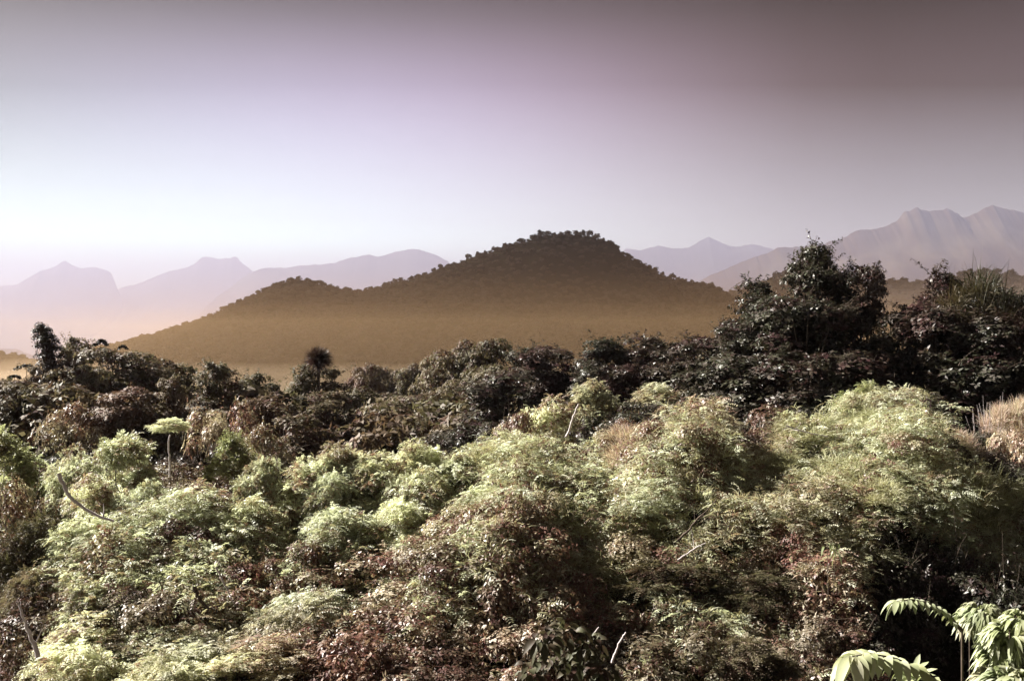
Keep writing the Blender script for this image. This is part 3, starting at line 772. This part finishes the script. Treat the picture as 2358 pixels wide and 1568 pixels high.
P(G, 1935, 1150, 84, "round green shrub overhanging the dark hollow at right", group=GR, d=34)
P(G, 1800, 1200, 92, "olive feathery shrub under the bright layered one", group=GR)
P(B, 1940, 1240, 74, "hanging olive grass clump at the left rim of the dark hollow", "bamboo", group=GR, d=29)
# --- middle and lower thicket
P(K, 1700, 1160, 110, "brown-green leafy shrub with white glints, right of the forked branch", group=TH)
P(L, 1480, 1130, 100, "olive spreading shrub below the dry grass", group=TH)
P(B, 1300, 1140, 100, "olive grass clump at the centre of the picture's thicket", "bamboo", group=TH)
P(L, 1130, 1120, 95, "green spreading shrub below the brightest grassy crest", group=TH)
P(L, 940, 1150, 90, "dim green shrub beside the dark pocket at centre left", group=TH)
P(L, 790, 1170, 92, "olive shrub below the two stacked round-topped ones", group=TH)
P(K, 1020, 1215, 115, "brown leafy thicket shrub left of the white hanging leaves", group=TH)
P(K, 1230, 1230, 110, "brownish shrub with pale leaf tips at the centre", group=TH)
P(B, 1420, 1225, 115, "fine bladed olive clump left of the forked branch", "bamboo", group=TH)
P("dim_shrub", 1560, 1290, 130, "shaded olive shrub below the forked branch", group=TH)
P("dim_shrub", 1780, 1300, 120, "shaded feathery shrub above the large leaf fronds, left of the hollow", group=TH)
P(K, 860, 1270, 125, "reddish brown leafy shrub at left centre", group=TH)
P(K, 690, 1240, 110, "reddish leafy shrub below the layered pale one", group=TH)
P(K, 560, 1290, 110, "leafy shrub right of the crossed bare twigs", group=TH)
P(L, 700, 1370, 120, "olive layered shrub in the lower left middle", group=TH)
P("dark_shrub", 980, 1350, 140, "dark leafy shrub with white glints in the lower centre", group=TH)
P(K, 1180, 1390, 140, "dark reddish leafy shrub left of the large-leaved plant", group=TH)
P(K, 800, 1440, 150, "dark leafy shrub at the bottom, left of centre", group=TH)
P("dark_shrub", 1020, 1480, 150, "darkest leafy shrub at the bottom centre", group=TH)
P("dark_shrub", 1580, 1430, 140, "dark leafy shrub right of the pale slanting sticks", group=TH)
P("dim_shrub", 1740, 1470, 110, "olive feathery shrub along the bottom, left of the large pale frond", group=TH, d=19)
P("dark_shrub", 1900, 1420, 110, "dark shrub with grey glints behind the large pale frond", group=TH, d=23)
# --- left foreground
P(L, 215, 1185, 78, "pale feathery shrub at the lower end of the curved bare branch", group=TH)
P(F, 320, 1195, 72, "pale green shrub right of the curved branch's lower end", group=TH)
P(F, 205, 1245, 84, "bright feathery shrub mass at left, below the curved branch", group=TH, d=29.5)
P(L, 430, 1240, 92, "olive shrub with pink glints, left of the crossed bare twigs", group=TH)
P(F, 200, 1330, 80, "pale feathery shrub overhanging the dark left corner, middle of three", group=TH, d=25)
P("dim_shrub", 330, 1350, 110, "brown-green layered shrub in the lower left", group=TH)
P(F, 210, 1420, 100, "pale feathery shrub near the lower left corner, lit from the left", group=TH, d=21)
P(L, 170, 1490, 90, "lowest pale layered shrub at the lower left, fringed with drooping sprays", group=TH, d=18.5)
P(F, 420, 1430, 110, "pinkish pale shrub with large drooping sprays, lower left", group=TH, d=21)
P(L, 370, 1520, 120, "olive shrub at the bottom edge below the pinkish pale one", group=TH, d=18)
P(F, 590, 1470, 120, "mottled pale shrub at the bottom left of centre", group=TH, d=19.5)
P("dim_shrub", 60, 1180, 95, "dull green shrub at the left edge beside the curved branch", group=TH, d=36)
P("dim_shrub", 60, 1325, 95, "dim green shrub at the left edge above the slanting dead trunk", group=TH, d=27)
P("dark_shrub", 40, 1450, 120, "dark reddish shrub in the lower left corner", group=TH, d=22)
P(K, 60, 1080, 95, "brownish shrub at the left edge below the green feathery one", group=TH)
# --- dark hollow, lower right
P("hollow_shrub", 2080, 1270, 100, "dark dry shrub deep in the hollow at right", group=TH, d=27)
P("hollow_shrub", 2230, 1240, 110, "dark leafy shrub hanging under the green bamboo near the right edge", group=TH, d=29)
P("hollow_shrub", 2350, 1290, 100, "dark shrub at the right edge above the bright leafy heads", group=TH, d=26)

# --- tall dark trees on the right
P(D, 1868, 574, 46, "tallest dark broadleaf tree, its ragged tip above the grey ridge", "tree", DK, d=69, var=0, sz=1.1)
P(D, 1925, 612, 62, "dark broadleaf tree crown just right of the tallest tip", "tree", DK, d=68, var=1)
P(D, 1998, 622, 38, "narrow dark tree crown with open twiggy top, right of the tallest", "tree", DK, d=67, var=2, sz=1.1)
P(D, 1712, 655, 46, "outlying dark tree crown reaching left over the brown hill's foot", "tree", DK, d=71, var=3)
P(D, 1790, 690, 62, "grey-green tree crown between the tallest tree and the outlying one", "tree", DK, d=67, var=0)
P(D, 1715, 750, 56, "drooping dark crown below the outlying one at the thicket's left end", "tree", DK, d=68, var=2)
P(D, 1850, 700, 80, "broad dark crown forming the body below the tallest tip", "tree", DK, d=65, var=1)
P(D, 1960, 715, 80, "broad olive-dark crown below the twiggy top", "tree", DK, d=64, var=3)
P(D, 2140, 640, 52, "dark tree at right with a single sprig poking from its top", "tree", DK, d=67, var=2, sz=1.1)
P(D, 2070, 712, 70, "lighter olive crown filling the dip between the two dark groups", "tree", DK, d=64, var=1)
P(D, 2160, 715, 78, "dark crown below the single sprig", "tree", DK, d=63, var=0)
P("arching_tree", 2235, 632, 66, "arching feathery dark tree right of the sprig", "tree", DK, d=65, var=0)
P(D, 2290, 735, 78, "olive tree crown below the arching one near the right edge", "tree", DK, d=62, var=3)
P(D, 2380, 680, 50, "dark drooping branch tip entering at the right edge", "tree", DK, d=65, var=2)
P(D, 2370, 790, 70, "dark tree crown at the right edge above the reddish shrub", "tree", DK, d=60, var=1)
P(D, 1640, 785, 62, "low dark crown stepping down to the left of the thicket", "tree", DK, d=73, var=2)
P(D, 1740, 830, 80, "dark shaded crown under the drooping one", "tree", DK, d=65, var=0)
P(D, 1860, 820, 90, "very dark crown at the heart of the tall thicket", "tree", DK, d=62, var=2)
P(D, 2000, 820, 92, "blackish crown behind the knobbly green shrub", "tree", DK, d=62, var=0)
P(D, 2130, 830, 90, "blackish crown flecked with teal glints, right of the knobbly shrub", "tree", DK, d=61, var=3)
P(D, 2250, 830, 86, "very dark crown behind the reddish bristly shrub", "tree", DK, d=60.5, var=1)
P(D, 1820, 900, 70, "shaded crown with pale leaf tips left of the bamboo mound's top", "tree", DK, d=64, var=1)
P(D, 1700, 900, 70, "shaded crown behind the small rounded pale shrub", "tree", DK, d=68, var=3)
# --- central dark row
P(D, 1220, 808, 60, "dark hump of leaves at the left end of the central row", "tree", DK, d=84, var=1)
P(D, 1300, 815, 58, "dark green crown right of the central row's left hump", "tree", DK, d=80, var=2)
P(D, 1395, 790, 58, "reddish-topped crown in the central row above the round-headed one", "tree", DK, d=78, var=0)
P(D, 1465, 784, 56, "highest dark crown of the central row", "tree", DK, d=76, var=3)
P(D, 1550, 795, 62, "dark crown of the central row next to the tall thicket", "tree", DK, d=74, var=1)
P(D, 1420, 850, 76, "shaded crown filling the centre row between the two pale heads", "tree", DK, d=72, var=2)
P(D, 1600, 860, 72, "very dark crown right of the pale domed one", "tree", DK, d=68, var=0)
P(D, 1200, 868, 66, "shaded crown above the mottled pale shrub", "tree", DK, d=76, var=3)
# --- canopy trees on the edge of the valley
P(S, 1125, 795, 56, "flat-topped dark canopy tree overlooking the mist at centre", "tree", MIDG, d=120, var=0)
P(S, 1060, 800, 60, "dark domed canopy tree left of the flat-topped one", "tree", MIDG, d=122, var=1)
P(S, 1010, 828, 46, "brownish canopy tree stepping down left into the mist", "tree", MIDG, d=128, var=2)
P(S, 1150, 855, 70, "dark canopy tree below the flat-topped one", "tree", MIDG, d=104, var=2)
P(S, 1070, 880, 66, "canopy tree with pinkish leaves above the gully", "tree", MIDG, d=108, var=0)
P(S, 955, 852, 34, "small dark canopy tree with a stray twig, beside the misty gap", "tree", MIDG, d=150, var=1)
P(S, 880, 856, 38, "hazy tan canopy tree standing alone in the mist", "tree", MIDG, d=215, var=2)
P(S, 838, 850, 40, "round olive canopy tree right of the palm", "tree", MIDG, d=165, var=0)
P(S, 915, 880, 34, "palest canopy tree sunk in the misty gap", "tree", MIDG, d=240, var=1)
P(S, 850, 905, 60, "olive canopy tree in the gully below the lone round one", "tree", MIDG, d=120, var=1)
P(S, 945, 920, 74, "rounded green canopy tree in the middle of the dark gully", "tree", MIDG, d=105, var=0)
P(S, 1040, 950, 66, "canopy tree at the right side of the dark gully", "tree", MIDG, d=92, var=2)
P(S, 880, 965, 66, "lowest canopy tree in the dark gully above the bright belt", "tree", MIDG, d=90, var=1)
P(S, 985, 985, 60, "dim canopy tree just behind the pointed pale shrub", "tree", MIDG, d=86, var=2)
# --- left row
P(S, 275, 815, 92, "broad domed green tree right of the vine-clad stump", "tree", MIDG, d=96, var=0, sz=0.7)
P(S, 370, 842, 62, "green tree sloping down right from the broad dome", "tree", MIDG, d=100, var=1, sz=0.7)
P(S, 185, 855, 72, "dark green tree at the foot of the vine-clad stump", "tree", MIDG, d=92, var=2, sz=0.8)
P(D, 190, 790, 36, "small brownish tree beside the vine-clad stump's right foot", "tree", MIDG, d=100, var=2)
P(D, 470, 845, 52, "dark spiky-leaved tree at left flecked with white, left of the palm", "tree", MIDG, d=84, var=0)
P(D, 535, 858, 44, "dark spiky tree right of the white-flecked one", "tree", MIDG, d=86, var=1)
P(D, 410, 880, 48, "dark tree with silvery glints left of the spiky ones", "tree", MIDG, d=80, var=3)
P("leafy_tree", 612, 872, 62, "low dark bushy tree between the spiky ones and the palm", "tree", MIDG, d=88, var=2)
P(D, 684, 852, 36, "drooping tuft-headed tree on the palm's left", "tree", MIDG, d=92, var=2)
P(D, 778, 858, 44, "leafy tree on the palm's right with pinkish leaves", "tree", MIDG, d=92, var=1)
P(D, 733, 915, 70, "dark tree at the palm's foot", "tree", MIDG, d=88, var=0)
P(D, 640, 925, 68, "dark brown-green tree below the palm, left", "tree", MIDG, d=78, var=3)
P(K, 520, 925, 76, "brown tree flecked with white below the spiky ones", "tree", MIDG, d=74)
P(S, 300, 905, 90, "shaded brown tree behind the thin-trunked shrub", "tree", MIDG, d=80, var=1, sz=0.8)
P(S, 40, 890, 80, "reddish brown tree at the left edge below the little umbrella trees", "tree", MIDG, d=84, var=0, sz=0.8)
P(K, 150, 930, 80, "reddish brown bushy tree under the vine-clad stump", "tree", MIDG, d=76)
P(D, 70, 852, 26, "slim reddish tree left of the vine-clad stump", "tree", MIDG, d=96, var=1, sz=1.3)
P(D, 740, 960, 80, "brown-green tree with white flecks above the tall whitish tip", "tree", MIDG, d=70, var=1)
P(K, 620, 985, 76, "dim leafy shrub behind the bright belt at centre left", "shrub", MIDG, d=66)

# ================================================================== single plants and branches with a shape of their own
def thing(name, loc, label, cat, group=None):
    r = bpy.data.objects.new(name, None); COL.objects.link(r); r.empty_display_size = 0.2
    r.location = loc; r["label"] = label; r["category"] = cat
    if group: r["group"] = group
    return r
def part(name, bag, mat, root, smooth=False):
    V, F, q = bag.get()
    return link(name, mesh_from(name, V - np.array(root.location), F, mat, q, smooth), root)
def big_leaves(bag, P, D, N, L, W, droop, seg=6, fold=0.16):
    """long curved leaves with a midrib fold, seg pieces each"""
    n = len(P); S = unit(np.cross(D, N)); U = unit(np.cross(S, D))
    rows = []
    for k in range(seg + 1):
        t = k / seg
        w = (W * 0.5 * (math.sin(math.pi * min(1, t * 0.93 + 0.07)) ** 0.7))[:, None]
        c = P + D * (L * t * (1 - 0.15 * t * droop))[:, None] - np.array([0, 0, 1.0]) * (L * droop * t * t * 0.6)[:, None]
        rows += [c - S * w + U * w * fold * 2, c, c + S * w + U * w * fold * 2]
    V = np.stack(rows, 1); m = 3 * (seg + 1)
    b = (np.arange(n) * m)[:, None, None]; k = (np.arange(seg) * 3)[None, :, None]
    F = np.concatenate([b + k + np.array([0, 1, 4, 3])[None, None], b + k + np.array([1, 2, 5, 4])[None, None]], 1)
    bag.add(V.reshape(-1, 3), F.reshape(-1, 4), np.repeat(np.clip(0.5 + 0.25 * np.random.default_rng(n).normal(size=n), 0, 1), seg * 2))
def foot(u, d):
    x = (u - CU) / PX * d
    return (x, d, float(ground_z(x, d)))
def stick(name, pts, d, r0, r1, label, cat, mat, dd=0.0, twigs=0):
    """a bare branch through the photo points, d metres off"""
    rg = np.random.default_rng(int(pts[0][0]))
    Pp = [at(u, v, d + dd * i) for i, (u, v) in enumerate(pts)]
    root = thing(name, tuple(Pp[0]), label, cat)
    bag = Bag(); n = 14
    tt = np.linspace(0, len(Pp) - 1, n); A = np.array(Pp)
    path = np.stack([np.interp(tt, np.arange(len(Pp)), A[:, k]) for k in range(3)], 1)
    path = path + 0.25 * r0 * rg.normal(size=path.shape)
    tube(bag, path, np.linspace(r0, r1, n), 7)
    part("stem", bag, mat, root, True)
    for k in range(twigs):
        i = rg.integers(3, n - 1); d_ = unit(rg.normal(size=3) + np.array([0, 0, 0.8])) * rg.uniform(0.3, 0.7)
        b2 = Bag(); tube(b2, [path[i], path[i] + d_ * 0.5 + 0.03 * rg.normal(size=3), path[i] + d_], [r1 * 0.8, r1 * 0.5, r1 * 0.2], 5)
        part("twig", b2, mat, root, True)
    return root

stick("bare_branch", [(137, 1088), (140, 1105), (152, 1128), (175, 1156), (205, 1178), (232, 1191), (262, 1200)], 33, 0.07, 0.04, "long curved bare pale branch arching down among the shrubs at left", "branch", M_palebark, twigs=2)
stick("dead_trunk", [(92, 1510), (76, 1475), (60, 1440), (42, 1390)], 28.5, 0.075, 0.03, "slanting dead pale trunk in the lower left corner's shade", "trunk", M_palebark, twigs=3)
stick("leaning_trunk", [(1305, 1005), (1312, 985), (1322, 955), (1332, 930)], 44, 0.05, 0.03, "thin leaning bare trunk under the pale round-headed crown", "trunk", M_palebark)
stick("thin_trunk", [(390, 1100), (391, 1070), (389, 1035), (391, 1000)], 40.5, 0.045, 0.03, "thin upright trunk under the umbrella-shaped pale tree at left", "trunk", M_palebark)
stick("pale_stick", [(1408, 1525), (1418, 1500), (1430, 1472), (1441, 1455)], 24, 0.035, 0.02, "longer of two pale slanting sticks at the bottom, right of the large-leaved plant", "stick", M_palebark)
stick("pale_stick", [(1354, 1480), (1365, 1462), (1379, 1443)], 24, 0.024, 0.014, "shorter pale slanting stick just left of the longer one at the bottom", "stick", M_palebark)
stick("forked_branch", [(1560, 1245), (1585, 1222), (1602, 1198), (1628, 1176), (1650, 1150)], 34, 0.045, 0.016, "dark forked bare branch reaching up right in the middle of the thicket", "branch", M_bark, twigs=5)
stick("bare_twig", [(497, 1305), (512, 1335), (528, 1365), (538, 1388)], 29, 0.03, 0.016, "grey bare twig slanting down right in the lower left thicket", "branch", M_palebark, twigs=2)
stick("bent_limb", [(448, 1348), (455, 1372), (470, 1392), (492, 1402)], 29, 0.07, 0.03, "thick bent pale limb below the grey slanting twig", "branch", M_bark, twigs=1)
stick("fallen_branch", [(1810, 980), (1855, 995), (1905, 1005)], 40, 0.03, 0.015, "pale twig lying across the grassy clump at the mound's left end", "branch", M_palebark, twigs=3)
stick("forked_branch", [(1560, 1290), (1600, 1262), (1625, 1250)], 32, 0.03, 0.012, "short grey branch beneath the dark forked one", "branch", M_palebark, twigs=3)
stick("bare_branch", [(1520, 1060), (1560, 1030), (1592, 1000)], 39.5, 0.03, 0.02, "thin pale stem slanting between the dry grass and the rounded dome", "branch", M_palebark)

# tree with an umbrella crown on the thin trunk
plant("layered_shrub", 390, 962, 42.5, 46, "umbrella-shaped pale tree on a thin bare trunk, at left", "tree", zf=0.62, name="umbrella_tree")

# vine-clad stump
rg = np.random.default_rng(77)
d = 92.0; root = thing("vine_clad_tree", foot(105, d), "leaning vine-clad dead tree standing above the left treetops", "tree")
wd, lv = Bag(), Bag()
tube(wd, [root.location, at(118, 860, d), at(108, 800, d), at(96, 752, d)], [0.7, 0.6, 0.5, 0.25], 8)
C = np.array([at(u, v, d + q) for u, v, q in [(93, 754, 0), (84, 764, 0), (98, 762, .4), (110, 765, 0), (86, 780, 0), (100, 782, -.5), (118, 778, 0), (126, 790, 0), (90, 800, 0), (105, 803, -.6), (122, 805, 0), (134, 806, 0),
      (93, 822, 0), (108, 825, -.6), (126, 826, 0), (142, 824, 0), (95, 842, 0), (112, 848, -.5), (132, 846, 0), (152, 842, 0), (97, 862, 0), (115, 870, 0), (140, 866, 0), (170, 845, .4), (188, 835, .3), (100, 885, 0), (125, 890, 0)]])
broad(rg, lv, C, np.full(len(C), 0.55), 11000, 0.17, 0.085, squash=1.0, shell=0.6)
q = rg.integers(0, 12, 26); dd_ = rand_dirs(rg, 26)
sprigs(rg, lv, wd, C[q] + dd_ * 0.3, dd_, 0.6, 9, 0.2, 0.08)
part("trunk", wd, M_bark, root); part("vines", lv, M_broad, root)

# round-headed palm
d = 92.0; root = thing("palm_tree", foot(733, d), "round spiky-headed palm standing above the treetops, dark against the golden mist", "palm")
wd, lv = Bag(), Bag(); c = at(733, 828, d)
tube(wd, [root.location, c * 0.5 + np.array(root.location) * 0.5 + (0.1, 0, 0), c], [0.22, 0.16, 0.13], 8)
n = 1500; dr = rand_dirs(rg, n); dr[:, 2] += 0.25; dr = unit(dr)
V, Fq, sg = blade_quads(c + dr * 0.3, dr, 0.85 + 0.35 * rg.random(n), np.full(n, 0.05), 0.12, rg)
lv.add(V, Fq, np.repeat(rg.random(n) * 0.6, sg))
part("trunk", wd, M_bark, root); part("fronds", lv, M_broad, root)

# small flat-topped trees and sprigs at the far left
def umbrella(name, tops, u0, d, label, r0=0.06):
    root = thing(name, foot(u0, d), label, "tree")
    wd, lv = Bag(), Bag(); b = np.array(root.location)
    for (u, v, w, h) in tops:
        c = at(u, v, d)
        tube(wd, [b, b * 0.3 + c * 0.7 + np.array([0.15, 0, 0]), c], [r0, r0 * 0.8, r0 * 0.4], 5)
        k = 9; a = np.linspace(-1, 1, k)
        C = c + np.stack([a * w / PX * d, 0.3 * rg.normal(size=k) * w / PX * d, -h / PX * d * a * a], 1)
        broad(rg, lv, C, np.full(k, w / PX * d * 0.28), 900, 0.16, 0.08, squash=0.35, droop=0.2)
    part("trunk", wd, M_bark, root); part("crown", lv, M_broad, root)
umbrella("flat_topped_tree", [(60, 842, 20, 8)], 64, 96, "flat-topped little tree left of the vine-clad one, taller of two", 0.05)
umbrella("flat_topped_tree", [(33, 866, 11, 4)], 34, 99, "tiny flat-topped tree at the far left, lower of two", 0.04)
umbrella("slender_tree", [(233, 785, 13, 9)], 205, 88, "slender tree with one arched leafy tip right of the vine-clad one", 0.045)
umbrella("slender_tree", [(283, 797, 9, 6)], 285, 118, "thin wispy tree tip against the foot of the central hill", 0.04)

# single sprig above the dark trees on the right
def sprig_tree(u, v, d, label, n=7, h=26):
    root = thing("leafy_sprig_tree", foot(u, d), label, "tree")
    wd, lv = Bag(), Bag(); b = np.array(root.location); c = at(u, v + 2 * h, d)
    tube(wd, [b, (b + c) / 2 + np.array([.1, 0, 0]), c], [0.07, 0.05, 0.03], 5)
    dirs = unit(np.stack([rg.normal(size=n) * 0.55, rg.normal(size=n) * 0.3, np.ones(n)], 1))
    sprigs(rg, lv, wd, np.tile(c, (n, 1)), dirs, 2 * h / PX * d / 1.0, 26, 0.2, 0.085, 0.02, 0.25)
    part("stems", wd, M_bark, root); part("leaves", lv, M_broad, root)
sprig_tree(2146, 596, 66, "slim sprig-topped tree poking out highest above the right-hand dark group", 6, 20)
sprig_tree(1840, 596, 68, "thin leafy shoots reaching left from the tallest dark tree's tip", 7, 18)
sprig_tree(1870, 574, 68, "open leafy shoots forming the very tip of the tallest dark tree", 9, 20)
sprig_tree(1900, 582, 68, "leafy shoots on the right of the tallest dark tree's tip", 8, 20)
sprig_tree(2010, 624, 67, "open twiggy shoots topping the narrow crown right of the tallest tree", 8, 20)
sprig_tree(2330, 690, 64, "drooping leafy shoots near the right edge above the olive crown", 6, 16)

# ---- large pale fronds in the lower right corner
def frond_plant(label, d, rach, ll, lw, n, droop, u0, extra=None, tilt=0.0):
    root = thing("large_leaved_sapling", foot(u0, d), label, "sapling", "pale large-leaved saplings in the lower right corner")
    wd, lv = Bag(), Bag()
    A = np.array([at(u, v, d + dz) for u, v, dz in rach])
    tube(wd, [root.location, np.array(root.location) * 0.4 + A[0] * 0.6, A[0]], [0.022, 0.012, 0.009], 6)
    t = np.linspace(0, len(A) - 1, 24); path = np.stack([np.interp(t, np.arange(len(A)), A[:, k]) for k in range(3)], 1)
    tube(wd, path, np.linspace(0.018, 0.006, 24), 6)
    tt = np.linspace(0.12, 1.0, n) * (len(A) - 1)
    c = np.stack([np.interp(tt, np.arange(len(A)), A[:, k]) for k in range(3)], 1)
    T = unit(np.gradient(c, axis=0))
    for s in (-1, 1):
        side = unit(np.cross(T, np.array([0, 0, 1.0]))) * s
        D = unit(side * 0.9 + T * 0.55 + np.array([0, 0, 0.15]) + 0.12 * rg.normal(size=(n, 3)))
        N = unit(np.tile([0, -0.35 + tilt, 1.0], (n, 1)) + 0.2 * rg.normal(size=(n, 3)))
        big_leaves(lv, c, D, N, ll * (0.75 + 0.35 * rg.random(n)) * np.linspace(0.8, 0.75, n), lw * (0.8 + 0.4 * rg.random(n)), droop)
    big_leaves(lv, c[-3:], unit(T[-3:] + 0.2 * rg.normal(size=(3, 3))), np.tile([0, -0.3, 1.0], (3, 1)), np.full(3, ll), np.full(3, lw), droop)
    part("stem", wd, M_bark, root); part("leaves", lv, M_frond, root, True)
frond_plant("arching pale frond with broad hanging leaflets at the bottom right", 6.4, [(2200, 1610, 0), (2130, 1545, 0), (2060, 1516, -.1), (2000, 1505, -.2), (1962, 1512, -.3)], 0.27, 0.07, 14, 1.3, 2210)
frond_plant("pale frond pointing left with drooping pointed leaflets, right foreground", 8.6, [(2215, 1452, 0), (2180, 1412, 0), (2140, 1388, -.1), (2098, 1380, -.2), (2066, 1384, -.2)], 0.17, 0.05, 13, 1.3, 2225)
def rosette_plant(label, d, heads, u0, L, W, n, droop=1.1):
    root = thing("large_leaved_sapling", foot(u0, d), label, "sapling", "pale large-leaved saplings in the lower right corner")
    wd, lv = Bag(), Bag(); b = np.array(root.location)
    for (u, v, r) in heads:
        c = at(u, v, d + rg.uniform(-.2, .2)); R_ = r / PX * d
        tube(wd, [b, b * 0.35 + c * 0.65, c], [0.02, 0.009, 0.006], 6)
        m = 16; P0 = np.repeat(c + rand_dirs(rg, m) * np.array([1, 1, 0.5]) * R_ * 0.55, n // m, 0); k = len(P0)
        D = unit(unit(P0 - c) + np.array([0, 0, 0.45]) + 0.55 * rand_dirs(rg, k)); N = unit(np.array([0, -0.2, 1.0]) + 0.4 * rand_dirs(rg, k))
        big_leaves(lv, P0, D, N, L * (0.6 + 0.7 * rg.random(k)), W * (0.7 + 0.5 * rg.random(k)), droop, seg=4)
    part("stems", wd, M_bark, root); part("leaves", lv, M_frond, root, True)
rosette_plant("pale rounded drooping leafy head between the pointed frond and the right edge", 8.8, [(2262, 1408, 42), (2232, 1422, 30), (2285, 1425, 30)], 2265, 0.16, 0.032, 240)
rosette_plant("large pale bushy head at the lower right edge", 8.2, [(2325, 1450, 46), (2350, 1425, 26), (2300, 1475, 38), (2345, 1495, 44), (2300, 1512, 34), (2335, 1545, 46), (2290, 1560, 36), (2340, 1600, 50), (2290, 1620, 44)], 2330, 0.17, 0.034, 240)
rosette_plant("lowest pale leafy head in the bottom right corner", 6.8, [(2318, 1562, 40), (2350, 1570, 30)], 2330, 0.16, 0.045, 150)
rosette_plant("upright pale leaf cluster behind the bottom arching frond", 7.6, [(2100, 1556, 14)], 2102, 0.18, 0.05, 32, 0.2)

# ---- large-leaved plant at the bottom centre and two pale hanging sprays
def leafy(name, label, cat, d, heads, u0, L, W, n, mat, droop=0.9, gr=None):
    root = thing(name, foot(u0, d), label, cat, gr)
    wd, lv = Bag(), Bag(); b = np.array(root.location)
    for (u, v, r) in heads:
        c = at(u, v, d + rg.uniform(-.4, .4)); R_ = r / PX * d
        tube(wd, [b, b * 0.35 + c * 0.65, c], [0.025, 0.012, 0.006], 6)
        P0 = c + rand_dirs(rg, n) * np.array([1, 0.8, 0.7]) * R_ * rg.random(n)[:, None] ** 0.5
        D = unit(unit(P0 - c) + np.array([0, -0.3, 0.2]) + 0.6 * rand_dirs(rg, n)); N = unit(np.array([0, -0.5, 1.0]) + 0.4 * rand_dirs(rg, n))
        big_leaves(lv, P0, D, N, L * (0.6 + 0.6 * rg.random(n)), W * (0.7 + 0.5 * rg.random(n)), droop, seg=4)
    part("stems", wd, M_bark, root); part("leaves", lv, mat, root, True)
leafy("large_leaved_plant", "plant with very large dull green leaves at the bottom centre", "plant", 23,
      [(1245, 1470, 36), (1300, 1450, 40), (1350, 1480, 38), (1280, 1520, 46), (1340, 1530, 44), (1225, 1545, 34), (1390, 1540, 30)], 1300, 0.36, 0.17, 26, M_bigleaf)
leafy("pale_leaved_climber", "climber with whitish hanging leaves in the middle of the thicket", "climber", 34, [(1075, 1220, 20), (1095, 1212, 12)], 1080, 0.36, 0.07, 12, M_frond, 1.8)
leafy("pale_leaved_climber", "climber with pale yellow hanging leaves at the left rim of the hollow", "climber", 32.5, [(1905, 1256, 14), (1925, 1264, 12)], 1910, 0.34, 0.08, 8, M_frond, 1.8)
